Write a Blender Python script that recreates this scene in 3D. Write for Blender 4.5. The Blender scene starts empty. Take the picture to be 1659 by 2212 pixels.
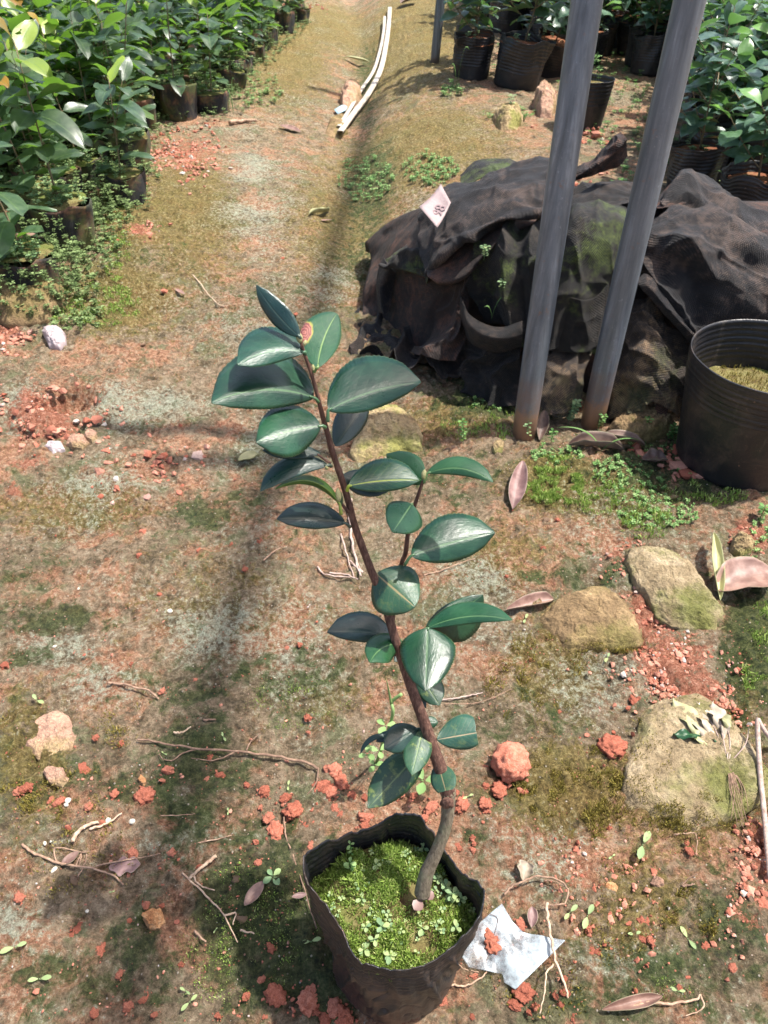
import bpy, math, random
import numpy as np
from mathutils import Vector, Matrix

# ------------------------------------------------------------------ camera, sky, sun, exposure
scene = bpy.context.scene
C = scene.collection
CAM = np.array([0.0, 0.0, 0.95])
PITCH = math.radians(41.0)
cd = bpy.data.cameras.new('camera')
cam = bpy.data.objects.new('camera', cd); C.objects.link(cam)
cam.location = CAM
cam.rotation_euler = (math.radians(90) - PITCH, 0, 0)
cd.sensor_fit = 'VERTICAL'; cd.sensor_height = 36.0; cd.lens = 26.0
cd.clip_start = 0.02; cd.clip_end = 300
cd.dof.use_dof = True; cd.dof.focus_distance = 0.72; cd.dof.aperture_fstop = 20.0
scene.camera = cam
SUN_EL, SUN_AZ = math.radians(66), math.radians(78)
w = bpy.data.worlds.new('World'); scene.world = w; w.use_nodes = True
sky = w.node_tree.nodes.new('ShaderNodeTexSky'); sky.sky_type = 'NISHITA'; sky.sun_disc = False
sky.sun_elevation = SUN_EL; sky.sun_rotation = SUN_AZ; sky.air_density = 1.0; sky.dust_density = 4.0
bgn = w.node_tree.nodes['Background']; bgn.inputs[1].default_value = 0.14
w.node_tree.links.new(sky.outputs[0], bgn.inputs[0])
sd = bpy.data.lights.new('sun', 'SUN'); sd.energy = 4.4; sd.angle = math.radians(1.1); sd.color = (1.0, 0.95, 0.88)
sun = bpy.data.objects.new('sun', sd); C.objects.link(sun)
SUNV = Vector((math.sin(SUN_AZ)*math.cos(SUN_EL), math.cos(SUN_AZ)*math.cos(SUN_EL), math.sin(SUN_EL)))
sun.rotation_euler = SUNV.to_track_quat('Z', 'Y').to_euler()
scene.view_settings.view_transform = 'Standard'; scene.view_settings.look = 'None'
scene.view_settings.exposure = 1.02; scene.view_settings.gamma = 1.0
scene.view_settings.use_curve_mapping = False
scene.cycles.max_bounces = 6; scene.cycles.transparent_max_bounces = 8

# ------------------------------------------------------------------ small maths
rs = np.random.RandomState(7); random.seed(7)
_perm = np.random.RandomState(3).rand(256, 256)
_perm3 = np.random.RandomState(5).rand(64, 64, 64)
def _sm(t): return t*t*t*(t*(t*6-15)+10)
def n2(x, y, s=0):
    x = np.asarray(x, float) + s*17.31; y = np.asarray(y, float) + s*9.77
    xi = np.floor(x).astype(int); yi = np.floor(y).astype(int)
    fx = _sm(x-xi); fy = _sm(y-yi)
    a = _perm[xi & 255, yi & 255]; b = _perm[(xi+1) & 255, yi & 255]
    c = _perm[xi & 255, (yi+1) & 255]; d = _perm[(xi+1) & 255, (yi+1) & 255]
    return (a*(1-fx)+b*fx)*(1-fy)+(c*(1-fx)+d*fx)*fy - 0.5
def fb2(x, y, s=0, o=4, g=0.5):
    r = 0; a = 1; f = 1
    for k in range(o):
        r = r + a*n2(np.asarray(x)*f, np.asarray(y)*f, s+k*3); a *= g; f *= 2.03
    return r
def n3(p, s=0):
    p = np.asarray(p, float) + s*5.13
    i = np.floor(p).astype(int); f = _sm(p-i)
    r = 0
    for dx in (0, 1):
        for dy in (0, 1):
            for dz in (0, 1):
                wgt = (f[..., 0] if dx else 1-f[..., 0])*(f[..., 1] if dy else 1-f[..., 1])*(f[..., 2] if dz else 1-f[..., 2])
                r = r + wgt*_perm3[(i[..., 0]+dx) & 63, (i[..., 1]+dy) & 63, (i[..., 2]+dz) & 63]
    return r - 0.5
def fb3(p, s=0, o=4, g=0.5):
    r = 0; a = 1; f = 1
    for k in range(o):
        r = r + a*n3(np.asarray(p)*f, s+k); a *= g; f *= 2.1
    return r
def ss(a, b, x):
    t = np.clip((np.asarray(x, float)-a)/(b-a), 0, 1); return t*t*(3-2*t)

# the photograph's layout as points of the place: rays of the real camera meeting the real ground
F_ = 1597.0
FW = np.array([0, math.cos(PITCH), -math.sin(PITCH)]); UP = np.array([0, math.sin(PITCH), math.cos(PITCH)]); RT = np.array([1.0, 0, 0])
def ray(u, v):
    return FW + (u-829.5)/F_*RT - (v-1106)/F_*UP
def at_depth(u, v, t): return CAM + t*ray(u, v)
def at_y(u, v, y):
    d = ray(u, v); return CAM + d*(y/d[1])
def at_z(u, v, z):
    d = ray(u, v); return CAM + d*((z-CAM[2])/d[2])
def lo(x, y):
    x = np.asarray(x, float); y = np.asarray(y, float)
    xr = -0.10 - 0.03*(y-3) + 0.04*np.sin(y*1.3)
    far = ss(1.6, 2.8, y)
    h = -0.05*far*np.exp(-((x-xr)/0.14)**2)
    h = h + 0.10*far*ss(xr, xr+0.45, x)*(1-0.4*ss(0.6, 1.4, x))
    h = h + 0.04*ss(1.6, 2.5, y)*ss(-0.3, -0.9, x)
    h = h + 0.022*fb2(x*2.3, y*2.3, 1, 2) + 0.012*fb2(x*8, y*8, 4, 2)*ss(9, 2, y)
    # channel of washed red gravel on the right
    xc = 0.36 + 0.30*(0.95-y)
    h = h - 0.012*np.exp(-((x-xc)/0.045)**2)*ss(0.35, 0.6, y)*ss(1.15, 0.95, y)
    # scooped hole with a clay rim on the left
    dx = (x+0.735)/0.085; dy = (y-1.475)/0.075; r = np.sqrt(dx*dx+dy*dy)
    h = h - 0.05*np.exp(-(r/0.72)**4) + 0.022*np.exp(-((r-1.2)/0.35)**2)
    return h
def G(x, y): return float(lo(x, y))
def P(u, v, dz=0.0):
    z = 0.0
    for k in range(14):
        p = at_z(u, v, z+dz); z = 0.5*z + 0.5*G(p[0], p[1])
    return np.array([p[0], p[1], z])
def S(u, v):                       # metres per picture unit on the ground there
    p = P(u, v); return float(np.dot(p-CAM, FW))/F_

# ------------------------------------------------------------------ mesh collecting
class MB:
    def __init__(s): s.v = []; s.f = []; s.n = 0; s.uv = []; s.c = []; s.hasc = False; s.mi = []
    def add(s, v, f, uv=None, c=None, mi=0):
        v = np.asarray(v, float).reshape(-1, 3)
        s.v.append(v); o = s.n
        for q in f: s.f.append(tuple(int(i)+o for i in q)); s.mi.append(mi)
        s.uv.append(np.zeros((len(v), 2)) if uv is None else np.asarray(uv, float).reshape(-1, 2))
        if c is None: c = (1, 1, 1, 1)
        c = np.asarray(c, float)
        s.c.append(np.tile(c, (len(v), 1)) if c.ndim == 1 else c)
        s.n += len(v)
    def grid(s, g, uv=None, c=None, wrap=False, flip=False, mi=0):
        g = np.asarray(g, float); a, b = g.shape[:2]
        idx = np.arange(a*b).reshape(a, b); fs = []
        i0 = idx[:-1, :-1]; i1 = idx[:-1, 1:]; i2 = idx[1:, 1:]; i3 = idx[1:, :-1]
        q = np.stack([i0, i1, i2, i3], -1).reshape(-1, 4)
        if wrap:
            w_ = np.stack([idx[:-1, -1], idx[:-1, 0], idx[1:, 0], idx[1:, -1]], -1)
            q = np.concatenate([q, w_])
        if flip: q = q[:, ::-1]
        s.add(g.reshape(-1, 3), q.tolist(), None if uv is None else np.asarray(uv).reshape(-1, 2),
              None if c is None else (c if np.asarray(c).ndim == 1 else np.asarray(c).reshape(-1, 4)), mi)
    def tube(s, pts, rad, n=8, c=None, caps=True, mi=0):
        pts = np.asarray(pts, float); m = len(pts)
        rad = np.full(m, rad) if np.isscalar(rad) else np.asarray(rad, float)
        tg = np.gradient(pts, axis=0); tg /= np.linalg.norm(tg, axis=1)[:, None]+1e-12
        ref = np.array([0, 0, 1.0]) if abs(tg[0][2]) < 0.9 else np.array([1.0, 0, 0])
        n_ = np.cross(tg[0], ref); n_ /= np.linalg.norm(n_); rings = []
        L = np.concatenate([[0], np.cumsum(np.linalg.norm(np.diff(pts, axis=0), axis=1))])
        uv = []
        for i in range(m):
            n_ = n_ - np.dot(n_, tg[i])*tg[i]; n_ /= np.linalg.norm(n_)+1e-12
            b_ = np.cross(tg[i], n_)
            a = np.linspace(0, 2*math.pi, n, endpoint=False)
            rings.append(pts[i]+rad[i]*(np.cos(a)[:, None]*n_+np.sin(a)[:, None]*b_))
            uv.append(np.stack([a/(2*math.pi), np.full(n, L[i])], -1))
        base = s.n
        s.grid(np.array(rings), uv=np.array(uv), c=c, wrap=True, mi=mi)
        if caps:
            s.f.append(tuple(base+i for i in range(n))[::-1]); s.mi.append(mi)
            s.f.append(tuple(base+(m-1)*n+i for i in range(n))); s.mi.append(mi)
    def build(s, name, mat, parent=None, smooth=True, loc=None):
        me = bpy.data.meshes.new(name)
        v = np.concatenate(s.v)
        if loc is not None: v = v-np.asarray(loc)
        me.from_pydata(v.tolist(), [], s.f)
        uvs = np.concatenate(s.uv); cs = np.concatenate(s.c)
        li = np.empty(len(me.loops), dtype=np.int32); me.loops.foreach_get('vertex_index', li)
        ul = me.uv_layers.new(name='uv'); ul.data.foreach_set('uv', uvs[li].astype(np.float32).ravel())
        ca = me.color_attributes.new('col', 'FLOAT_COLOR', 'POINT'); ca.data.foreach_set('color', cs.astype(np.float32).ravel())
        if smooth: me.polygons.foreach_set('use_smooth', [True]*len(me.polygons))
        for m_ in (mat if isinstance(mat, (list, tuple)) else [mat]): me.materials.append(m_)
        if isinstance(mat, (list, tuple)): me.polygons.foreach_set('material_index', s.mi)
        me.update()
        o = bpy.data.objects.new(name, me); C.objects.link(o)
        if loc is not None and parent is None: o.location = loc
        if parent is not None: o.parent = parent
        return o
def tag(o, label=None, cat=None, group=None, kind=None):
    if label: o['label'] = label
    if cat: o['category'] = cat
    if group: o['group'] = group
    if kind: o['kind'] = kind
    return o
def empty(name, loc, label=None, cat=None, group=None, rz=0.0):
    o = bpy.data.objects.new(name, None); C.objects.link(o); o.location = loc; o.rotation_euler = (0, 0, rz)
    o.empty_display_size = 0.05
    return tag(o, label, cat, group)
def copy_tree(o, parent=None):
    c = o.copy(); C.objects.link(c); c.parent = parent
    for ch in list(o.children): copy_tree(ch, c)
    return c
def solid(o, t, off=-1):
    m = o.modifiers.new('thickness', 'SOLIDIFY'); m.thickness = t; m.offset = off
    return o
def cr(ctrl, n):
    """Catmull-Rom through control rows: ctrl (k,...) -> (n,...)"""
    ctrl = np.asarray(ctrl, float); k = len(ctrl)
    p = np.concatenate([[2*ctrl[0]-ctrl[1]], ctrl, [2*ctrl[-1]-ctrl[-2]]])
    t = np.linspace(0, k-1-1e-9, n); i = t.astype(int); f = (t-i).reshape((-1,)+(1,)*(ctrl.ndim-1))
    a, b, c, d = p[i], p[i+1], p[i+2], p[i+3]
    return 0.5*((2*b)+(c-a)*f+(2*a-5*b+4*c-d)*f**2+(3*b-a-3*c+d)*f**3)

# ------------------------------------------------------------------ materials
class NT:
    def __init__(s, name):
        s.m = bpy.data.materials.new(name); s.m.use_nodes = True
        s.t = s.m.node_tree; s.b = s.t.nodes['Principled BSDF']; s.out = s.t.nodes['Material Output']
        s._tc = None
    def n(s, typ, **k):
        x = s.t.nodes.new(typ)
        for a, b in k.items(): setattr(x, a, b)
        return x
    def l(s, a, b): s.t.links.new(a, b)
    def val(s, sock, v):
        if isinstance(v, (int, float)): sock.default_value = v
        elif isinstance(v, (tuple, list)):
            sock.default_value = tuple(v) if len(v) == len(sock.default_value) else tuple(v)+(1,)
        else: s.l(v, sock)
    def co(s, which='Object'):
        if s._tc is None: s._tc = s.n('ShaderNodeTexCoord')
        return s._tc.outputs[which]
    def geo(s, which): return s.n('ShaderNodeNewGeometry').outputs[which]
    def rnd(s): return s.n('ShaderNodeObjectInfo').outputs['Random']
    def noise(s, scale, detail=4, rough=0.55, co=None, dist=0.0, col=False):
        x = s.n('ShaderNodeTexNoise'); x.inputs['Scale'].default_value = scale
        x.inputs['Detail'].default_value = detail; x.inputs['Roughness'].default_value = rough
        x.inputs['Distortion'].default_value = dist
        s.l(co if co is not None else s.co(), x.inputs['Vector'])
        return x.outputs['Color' if col else 'Fac']
    def vor(s, scale, co=None, out='Distance', feature='F1', rand=1.0):
        x = s.n('ShaderNodeTexVoronoi', feature=feature); x.inputs['Scale'].default_value = scale
        x.inputs['Randomness'].default_value = rand
        s.l(co if co is not None else s.co(), x.inputs['Vector']); return x.outputs[out]
    def ramp(s, f, stops, interp='LINEAR'):
        x = s.n('ShaderNodeValToRGB'); cr_ = x.color_ramp; cr_.interpolation = interp
        while len(cr_.elements) > 1: cr_.elements.remove(cr_.elements[-1])
        cr_.elements[0].position = stops[0][0]
        for i, (p, c) in enumerate(stops):
            e = cr_.elements[0] if i == 0 else cr_.elements.new(p)
            c = (c, c, c) if isinstance(c, (int, float)) else c
            e.color = (c[0], c[1], c[2], 1)
        s.l(f, x.inputs[0]); return x.outputs[0]
    def mix(s, f, a, b, mode='MIX'):
        x = s.n('ShaderNodeMix', data_type='RGBA', blend_type=mode)
        s.val(x.inputs[0], f); s.val(x.inputs[6], a); s.val(x.inputs[7], b); return x.outputs[2]
    def math(s, op, a, b=0.0, c=None, clamp=False):
        x = s.n('ShaderNodeMath', operation=op, use_clamp=clamp); s.val(x.inputs[0], a); s.val(x.inputs[1], b)
        if c is not None: s.val(x.inputs[2], c)
        return x.outputs[0]
    def step(s, f, a, b):
        x = s.n('ShaderNodeMapRange', interpolation_type='SMOOTHSTEP'); s.val(x.inputs[0], f)
        x.inputs[1].default_value = a; x.inputs[2].default_value = b; return x.outputs[0]
    def sep(s, v, out=0):
        x = s.n('ShaderNodeSeparateXYZ'); s.l(v, x.inputs[0]); return x.outputs
    def attr(s, name='col'):
        x = s.n('ShaderNodeAttribute'); x.attribute_name = name; return x
    def bump(s, h, dist=0.001, strength=1.0, normal=None):
        x = s.n('ShaderNodeBump'); x.inputs['Distance'].default_value = dist; x.inputs['Strength'].default_value = strength
        s.l(h, x.inputs['Height'])
        if normal is not None: s.l(normal, x.inputs['Normal'])
        return x.outputs[0]
    def fin(s, base=None, rough=None, spec=None, normal=None, trans=None, tcol=None, **k):
        if base is not None: s.val(s.b.inputs['Base Color'], base)
        if rough is not None: s.val(s.b.inputs['Roughness'], rough)
        if spec is not None: s.val(s.b.inputs['Specular IOR Level'], spec)
        if normal is not None: s.l(normal, s.b.inputs['Normal'])
        for a, b in k.items(): s.val(s.b.inputs[a.replace('_', ' ')], b)
        if trans:
            t = s.n('ShaderNodeBsdfTranslucent'); s.val(t.inputs[0], tcol if tcol is not None else base)
            mx = s.n('ShaderNodeMixShader'); s.val(mx.inputs[0], trans)
            s.l(s.b.outputs[0], mx.inputs[1]); s.l(t.outputs[0], mx.inputs[2]); s.l(mx.outputs[0], s.out.inputs[0])
        return s.m

def mat_ground():
    s = NT('ground_soil'); co = s.co()
    z = s.sep(s.attr('zone').outputs['Color']); zp = s.sep(s.attr('zone2').outputs['Color'])
    def off(x, y, zz):
        mp = s.n('ShaderNodeMapping'); mp.inputs['Location'].default_value = (x, y, zz); s.l(co, mp.inputs[0]); return mp.outputs[0]
    A, B, D = off(7.3, 3.1, 0), off(-4.3, 11.1, 3), off(2.2, -9.4, 5)
    big = s.noise(3.0, 12, 0.66, dist=0.5); big2 = s.noise(5.5, 12, 0.70, co=A, dist=0.6); big3 = s.noise(7.5, 12, 0.72, co=B, dist=0.8)
    mid = s.noise(22, 10, 0.72, dist=0.5); mid2 = s.noise(34, 10, 0.74, co=D, dist=0.3); fine = s.noise(110, 8, 0.75); tiny = s.noise(380, 5, 0.8); fine3 = s.noise(150, 8, 0.75, co=B)
    M2 = lambda a_, wa, b_, wb: s.math('ADD', s.math('MULTIPLY', a_, wa), s.math('MULTIPLY', b_, wb))
    base = s.ramp(M2(mid, .6, fine, .4), [(0.34, (0.075, 0.060, 0.032)), (0.44, (0.185, 0.140, 0.082)), (0.52, (0.34, 0.25, 0.16)), (0.60, (0.44, 0.34, 0.23)), (0.70, (0.56, 0.47, 0.34))])
    oc = s.step(M2(big2, .62, mid2, .38), 0.475, 0.56)
    c1 = s.mix(s.math('MULTIPLY', oc, 0.8), base, s.ramp(fine, [(0.34, (0.25, 0.10, 0.055)), (0.5, (0.53, 0.255, 0.145)), (0.66, (0.68, 0.41, 0.27))]))
    gr = s.step(M2(big3, .55, mid, .45), 0.50, 0.575)
    c2 = s.mix(s.math('MULTIPLY', gr, 0.78), c1, s.ramp(fine3, [(0.35, (0.040, 0.058, 0.024)), (0.5, (0.13, 0.15, 0.065)), (0.66, (0.27, 0.29, 0.16))]))
    # ochre moss
    mosscol = s.ramp(fine, [(0.34, (0.055, 0.050, 0.010)), (0.5, (0.20, 0.155, 0.042)), (0.66, (0.38, 0.30, 0.10))])
    mossm = s.step(s.math('ADD', s.math('MULTIPLY', z[1], 0.25), M2(mid2, .55, fine3, .45)), 0.53, 0.64)
    c3_ = s.mix(s.math('MULTIPLY', mossm, 0.85), c2, mosscol)
    lich = s.step(s.math('ADD', s.math('MULTIPLY', zp[0], 0.12), M2(big, .40, fine, .60)), 0.54, 0.64)
    c4_ = s.mix(s.math('MULTIPLY', lich, 0.85), c3_, s.ramp(tiny, [(0.35, (0.24, 0.265, 0.18)), (0.6, (0.50, 0.52, 0.40))]))
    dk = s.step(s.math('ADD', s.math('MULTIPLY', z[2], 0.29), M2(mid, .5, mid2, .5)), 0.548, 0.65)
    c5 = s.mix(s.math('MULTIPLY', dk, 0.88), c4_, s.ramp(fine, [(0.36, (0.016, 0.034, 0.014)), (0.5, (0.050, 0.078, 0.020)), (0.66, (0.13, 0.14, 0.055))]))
    rd = s.step(s.math('ADD', s.math('MULTIPLY', z[0], 0.62), s.math('MULTIPLY', s.math('SUBTRACT', M2(mid2, .5, fine3, .5), 0.5), 2.0)), 0.34, 0.50)
    c6 = s.mix(s.math('MULTIPLY', rd, 0.92), c5, s.ramp(M2(fine, .6, tiny, .4), [(0.36, (0.18, 0.055, 0.032)), (0.5, (0.42, 0.155, 0.09)), (0.64, (0.60, 0.32, 0.22))]))
    c7 = s.mix(0.5, c6, s.ramp(tiny, [(0.30, 0.30), (0.5, 1.0), (0.70, 1.55)]), 'MULTIPLY')
    c7 = s.mix(0.85, c7, s.ramp(M2(mid, .45, fine, .55), [(0.36, 0.42), (0.46, 0.85), (0.55, 1.08), (0.66, 1.40)]), 'MULTIPLY')  # tone noise that paints dark shade into the soil's crevices
    vd = s.vor(190, out='Distance'); vc = s.vor(190, out='Color')
    g = s.math('MULTIPLY', s.step(vd, 0.30, 0.18), s.step(s.sep(vc)[0], 0.84, 0.88))
    c8 = s.mix(g, c7, s.mix(s.step(s.sep(vc)[1], .5, .8), (0.52, 0.21, 0.13), (0.60, 0.52, 0.42)))
    h = s.math('ADD', s.math('ADD', s.math('MULTIPLY', mid2, 1.2), fine), s.math('ADD', s.math('MULTIPLY', tiny, 0.5), s.math('MULTIPLY', g, 0.3)))
    return s.fin(c8, 0.85, 0.25, s.bump(h, 0.016, 1.0))

def mat_leaf(name, dark, lighter, rib, trans=0.06, tcol=(0.10, 0.28, 0.03), rough=0.31, young=None, spots=None, back=(0.16, 0.24, 0.07), vein=1.0, bscale=1.0, blotch=False):
    s = NT(name); uv = s.co('UV'); xyz = s.sep(uv); sx, sy = xyz[0], xyz[1]
    ac = s.math('ABSOLUTE', sy)
    nz = s.noise(38, 4, 0.6); n1 = s.noise(9, 3, 0.5, co=uv)
    basec = s.mix(s.step(nz, 0.35, 0.7), dark, lighter)  # noise mixes a darker and a paler leaf tone
    if young is not None:
        a = s.attr('col'); r_ = s.sep(a.outputs['Color'])
        basec = s.mix(r_[0], basec, young)
        basec = s.mix(r_[1], basec, (0.30, 0.12, 0.03))
    # lateral veins: lines s - 0.38|c| = const
    k = s.math('SUBTRACT', sx, s.math('MULTIPLY', ac, 0.30))
    k = s.math('ADD', s.math('MULTIPLY', k, 8.5), s.math('MULTIPLY', n1, 0.55))
    tri = s.math('ABSOLUTE', s.math('SUBTRACT', s.math('FRACT', k), 0.5))
    vm = s.math('MULTIPLY', s.step(tri, 0.075, 0.0), s.step(ac, 1.0, 0.75))
    ribm = s.step(s.math('ADD', ac, s.math('MULTIPLY', sx, 0.018)), 0.062, 0.03)
    cc = s.mix(s.math('MULTIPLY', vm, 0.12*vein), basec, rib)
    cc = s.mix(s.math('MULTIPLY', ribm, 0.7), cc, rib)
    edge = s.step(ac, 0.965, 0.995)
    cc = s.mix(s.math('MULTIPLY', edge, 0.35), cc, (0.20, 0.26, 0.10))
    if spots is not None:
        sp = s.step(s.noise(130, 3, 0.7), 0.53, 0.66)
        cc = s.mix(s.math('MULTIPLY', sp, spots), cc, (0.16, 0.20, 0.05))
    if blotch:
        dx = s.math('MULTIPLY', s.math('SUBTRACT', sx, 0.50), 4.6); dy = s.math('MULTIPLY', s.math('SUBTRACT', sy, 0.86), 2.3)
        r = s.math('ADD', s.math('SQRT', s.math('ADD', s.math('MULTIPLY', dx, dx), s.math('MULTIPLY', dy, dy))), s.math('MULTIPLY', s.math('SUBTRACT', n1, 0.5), 0.35))
        ring = s.math('ABSOLUTE', s.math('SUBTRACT', s.math('FRACT', s.math('MULTIPLY', r, 5.2)), 0.5))
        bc = s.mix(s.step(ring, 0.1, 0.3), (0.31, 0.125, 0.095), (0.145, 0.04, 0.032))
        cc = s.mix(s.step(r, 0.86, 0.70), cc, (0.26, 0.24, 0.04))
        cc = s.mix(s.step(r, 0.72, 0.66), cc, bc)
    cc = s.mix(s.math('MULTIPLY', s.step(s.noise(240, 6, 0.8), 0.60, 0.70), 0.12), cc, (0.22, 0.24, 0.16))
    cc = s.mix(s.math('MULTIPLY', s.step(s.noise(26, 8, 0.75), 0.54, 0.66), 0.10), cc, (0.13, 0.17, 0.11))
    rv = s.rnd()
    cc = cc if name.startswith(('dry', 'bleached')) else s.mix(s.math('MULTIPLY', s.step(rv, 0.45, 1.0), 0.45), cc, s.mix(1.0, cc, (0.95, 0.98, 1.55), 'MULTIPLY'))
    cc = s.mix(1.0, cc, s.ramp(s.math('FRACT', s.math('MULTIPLY', rv, 7.3)), [(0, 0.78), (1, 1.22)]), 'MULTIPLY')
    bf = s.geo('Backfacing')
    cc = s.mix(bf, cc, s.mix(0.5, cc, back))
    hh = s.math('ADD', s.math('MULTIPLY', s.step(tri, 0.45, 0.0), -0.16), s.math('ADD', s.math('MULTIPLY', s.step(ac, 0.16, 0.0), -1.0), s.math('MULTIPLY', s.noise(11, 4, 0.6, co=uv, dist=.6), 1.5)))
    rr = s.math('ADD', rough, s.math('MULTIPLY', s.math('SUBTRACT', s.noise(55, 5, 0.7), 0.5), 0.30))
    return s.fin(cc, rr, 0.55, s.bump(hh, 0.00026*bscale, 0.55), trans=trans, tcol=tcol)

def simple(name, stops, scale=30, rough=0.8, spec=0.3, bump=0.001, bscale=None, detail=5, obj_var=0.0, second=None, bs=0.8, **k):
    s = NT(name)
    f = s.noise(scale, detail, 0.65)
    if obj_var:
        f = s.math('ADD', f, s.math('MULTIPLY', s.math('SUBTRACT', s.rnd(), 0.5), obj_var))
    c = s.ramp(f, stops)
    if second: c = s.mix(s.math('MULTIPLY', s.step(s.noise(second[0], 4, 0.6), second[2], second[3]), second[4] if len(second) > 4 else 1.0), c, second[1])
    h = s.noise(bscale or scale*4, 5, 0.7)
    return s.fin(c, rough, spec, s.bump(h, bump, bs), **k)

M = {}
M['ground'] = mat_ground()
DK, LT, RB = (0.006, 0.032, 0.016), (0.015, 0.068, 0.032), (0.08, 0.17, 0.07)
M['leaf'] = mat_leaf('camellia_leaf', DK, LT, RB)
M['leaf_dark'] = mat_leaf('camellia_leaf_dark', (0.006, 0.024, 0.018), (0.012, 0.044, 0.031), (0.06, 0.09, 0.055))
M['leaf_yellow_rib'] = mat_leaf('camellia_leaf_yellow_rib', DK, LT, (0.34, 0.42, 0.04))
M['leaf_pale'] = mat_leaf('camellia_leaf_fresh', (0.014, 0.065, 0.026), (0.027, 0.100, 0.038), (0.15, 0.27, 0.10), trans=0.18, vein=0.8)
M['leaf_spot'] = mat_leaf('camellia_leaf_spotted', (0.010, 0.036, 0.018), (0.020, 0.064, 0.028), (0.14, 0.20, 0.07), spots=0.6, rough=0.42)
M['leaf_scar'] = mat_leaf('camellia_leaf_scarred', (0.016, 0.055, 0.030), (0.03, 0.09, 0.045), (0.34, 0.25, 0.12), spots=0.25, rough=0.4)
M['leaf_blotch'] = mat_leaf('camellia_leaf_blotched', (0.012, 0.055, 0.022), (0.02, 0.075, 0.03), (0.17, 0.26, 0.08), blotch=True)
M['leaf_fold'] = mat_leaf('camellia_leaf_green_arch', (0.04, 0.09, 0.015), (0.06, 0.13, 0.02), (0.30, 0.36, 0.07), trans=0.2, back=(0.30, 0.27, 0.08))
M['bed_leaf'] = mat_leaf('seedling_leaf', (0.024, 0.052, 0.028), (0.070, 0.112, 0.058), (0.12, 0.2, 0.07), trans=0.28, tcol=(0.20, 0.42, 0.04), rough=0.36, young=(0.26, 0.36, 0.035), vein=0.6, back=(0.13, 0.19, 0.08))
M['bed_leaf_dark'] = mat_leaf('nursery_leaf', (0.034, 0.080, 0.050), (0.115, 0.185, 0.120), (0.11, 0.18, 0.08), trans=0.22, tcol=(0.16, 0.36, 0.08), rough=0.33, young=(0.14, 0.30, 0.03), vein=0.6, back=(0.11, 0.17, 0.09))
M['bark'] = None
def mat_bark(name, a, b, c, lichen=0.0):
    s = NT(name); uv = s.co('UV'); mp = s.n('ShaderNodeMapping'); mp.inputs['Scale'].default_value = (9, 60, 1); s.l(uv, mp.inputs[0])
    mp2 = s.n('ShaderNodeMapping'); mp2.inputs['Scale'].default_value = (1, 1, 0.15); s.l(s.co(), mp2.inputs[0])
    f = s.noise(420, 5, 0.7, co=mp2.outputs[0]); g = s.noise(60, 4, 0.6)
    cc = s.ramp(f, [(0.3, a), (0.52, b), (0.72, c)])
    cc = s.mix(s.math('MULTIPLY', s.step(g, 0.5, 0.7), lichen), cc, (0.20, 0.21, 0.12))
    return s.fin(cc, 0.75, 0.3, s.bump(f, 0.0012, 1.0))
M['bark'] = mat_bark('brown_bark', (0.035, 0.016, 0.012), (0.115, 0.058, 0.042), (0.22, 0.13, 0.09))
M['bark_grey'] = mat_bark('grey_bark', (0.06, 0.045, 0.03), (0.16, 0.13, 0.09), (0.25, 0.21, 0.15), 0.5)
M['bark_bed'] = mat_bark('pale_stem_bark', (0.08, 0.055, 0.03), (0.20, 0.15, 0.09), (0.30, 0.25, 0.16), 0.3)
M['bud'] = simple('bud_scale', [(0.3, (0.18, 0.20, 0.07)), (0.7, (0.36, 0.32, 0.17))], 150, 0.6)
def mat_bag(name, dirt, mossy=0.0, dust=0.35, rough=0.42):
    s = NT(name); f = s.noise(16, 6, 0.7, dist=0.6); g = s.noise(130, 4, 0.7)
    mp = s.n('ShaderNodeMapping'); mp.inputs['Scale'].default_value = (1, 1, 0.12); s.l(s.co(), mp.inputs[0])
    st = s.noise(40, 5, 0.7, co=mp.outputs[0])
    c = s.mix(s.math('MULTIPLY', s.step(f, 0.46, 0.72), dust), (0.016, 0.016, 0.018), dirt)
    c = s.mix(s.math('MULTIPLY', s.step(st, 0.56, 0.75), dust*0.8), c, (0.13, 0.11, 0.085))
    c = s.mix(s.math('MULTIPLY', s.step(g, 0.66, 0.72), 0.6), c, (0.30, 0.17, 0.11))
    if mossy: c = s.mix(s.math('MULTIPLY', s.step(s.noise(11, 6, 0.7), 0.42, 0.62), mossy), c, (0.085, 0.105, 0.025))
    r = s.math('ADD', rough, s.math('MULTIPLY', f, 0.3))
    return s.fin(c, r, 0.5, s.bump(s.math('ADD', f, s.math('MULTIPLY', g, 0.2)), 0.003, 0.7))
M['bag'] = mat_bag('black_plastic_bag', (0.14, 0.085, 0.055), dust=0.55, rough=0.26)
M['bag_pot'] = mat_bag('black_plastic_pot', (0.085, 0.06, 0.045), dust=0.5, rough=0.24)
M['bag_mossy'] = mat_bag('mossy_clay_bag', (0.22, 0.105, 0.055), mossy=0.75, dust=0.95, rough=0.75)
M['bag_far'] = mat_bag('dusty_black_bag', (0.12, 0.09, 0.07), dust=0.28, rough=0.33)
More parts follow.
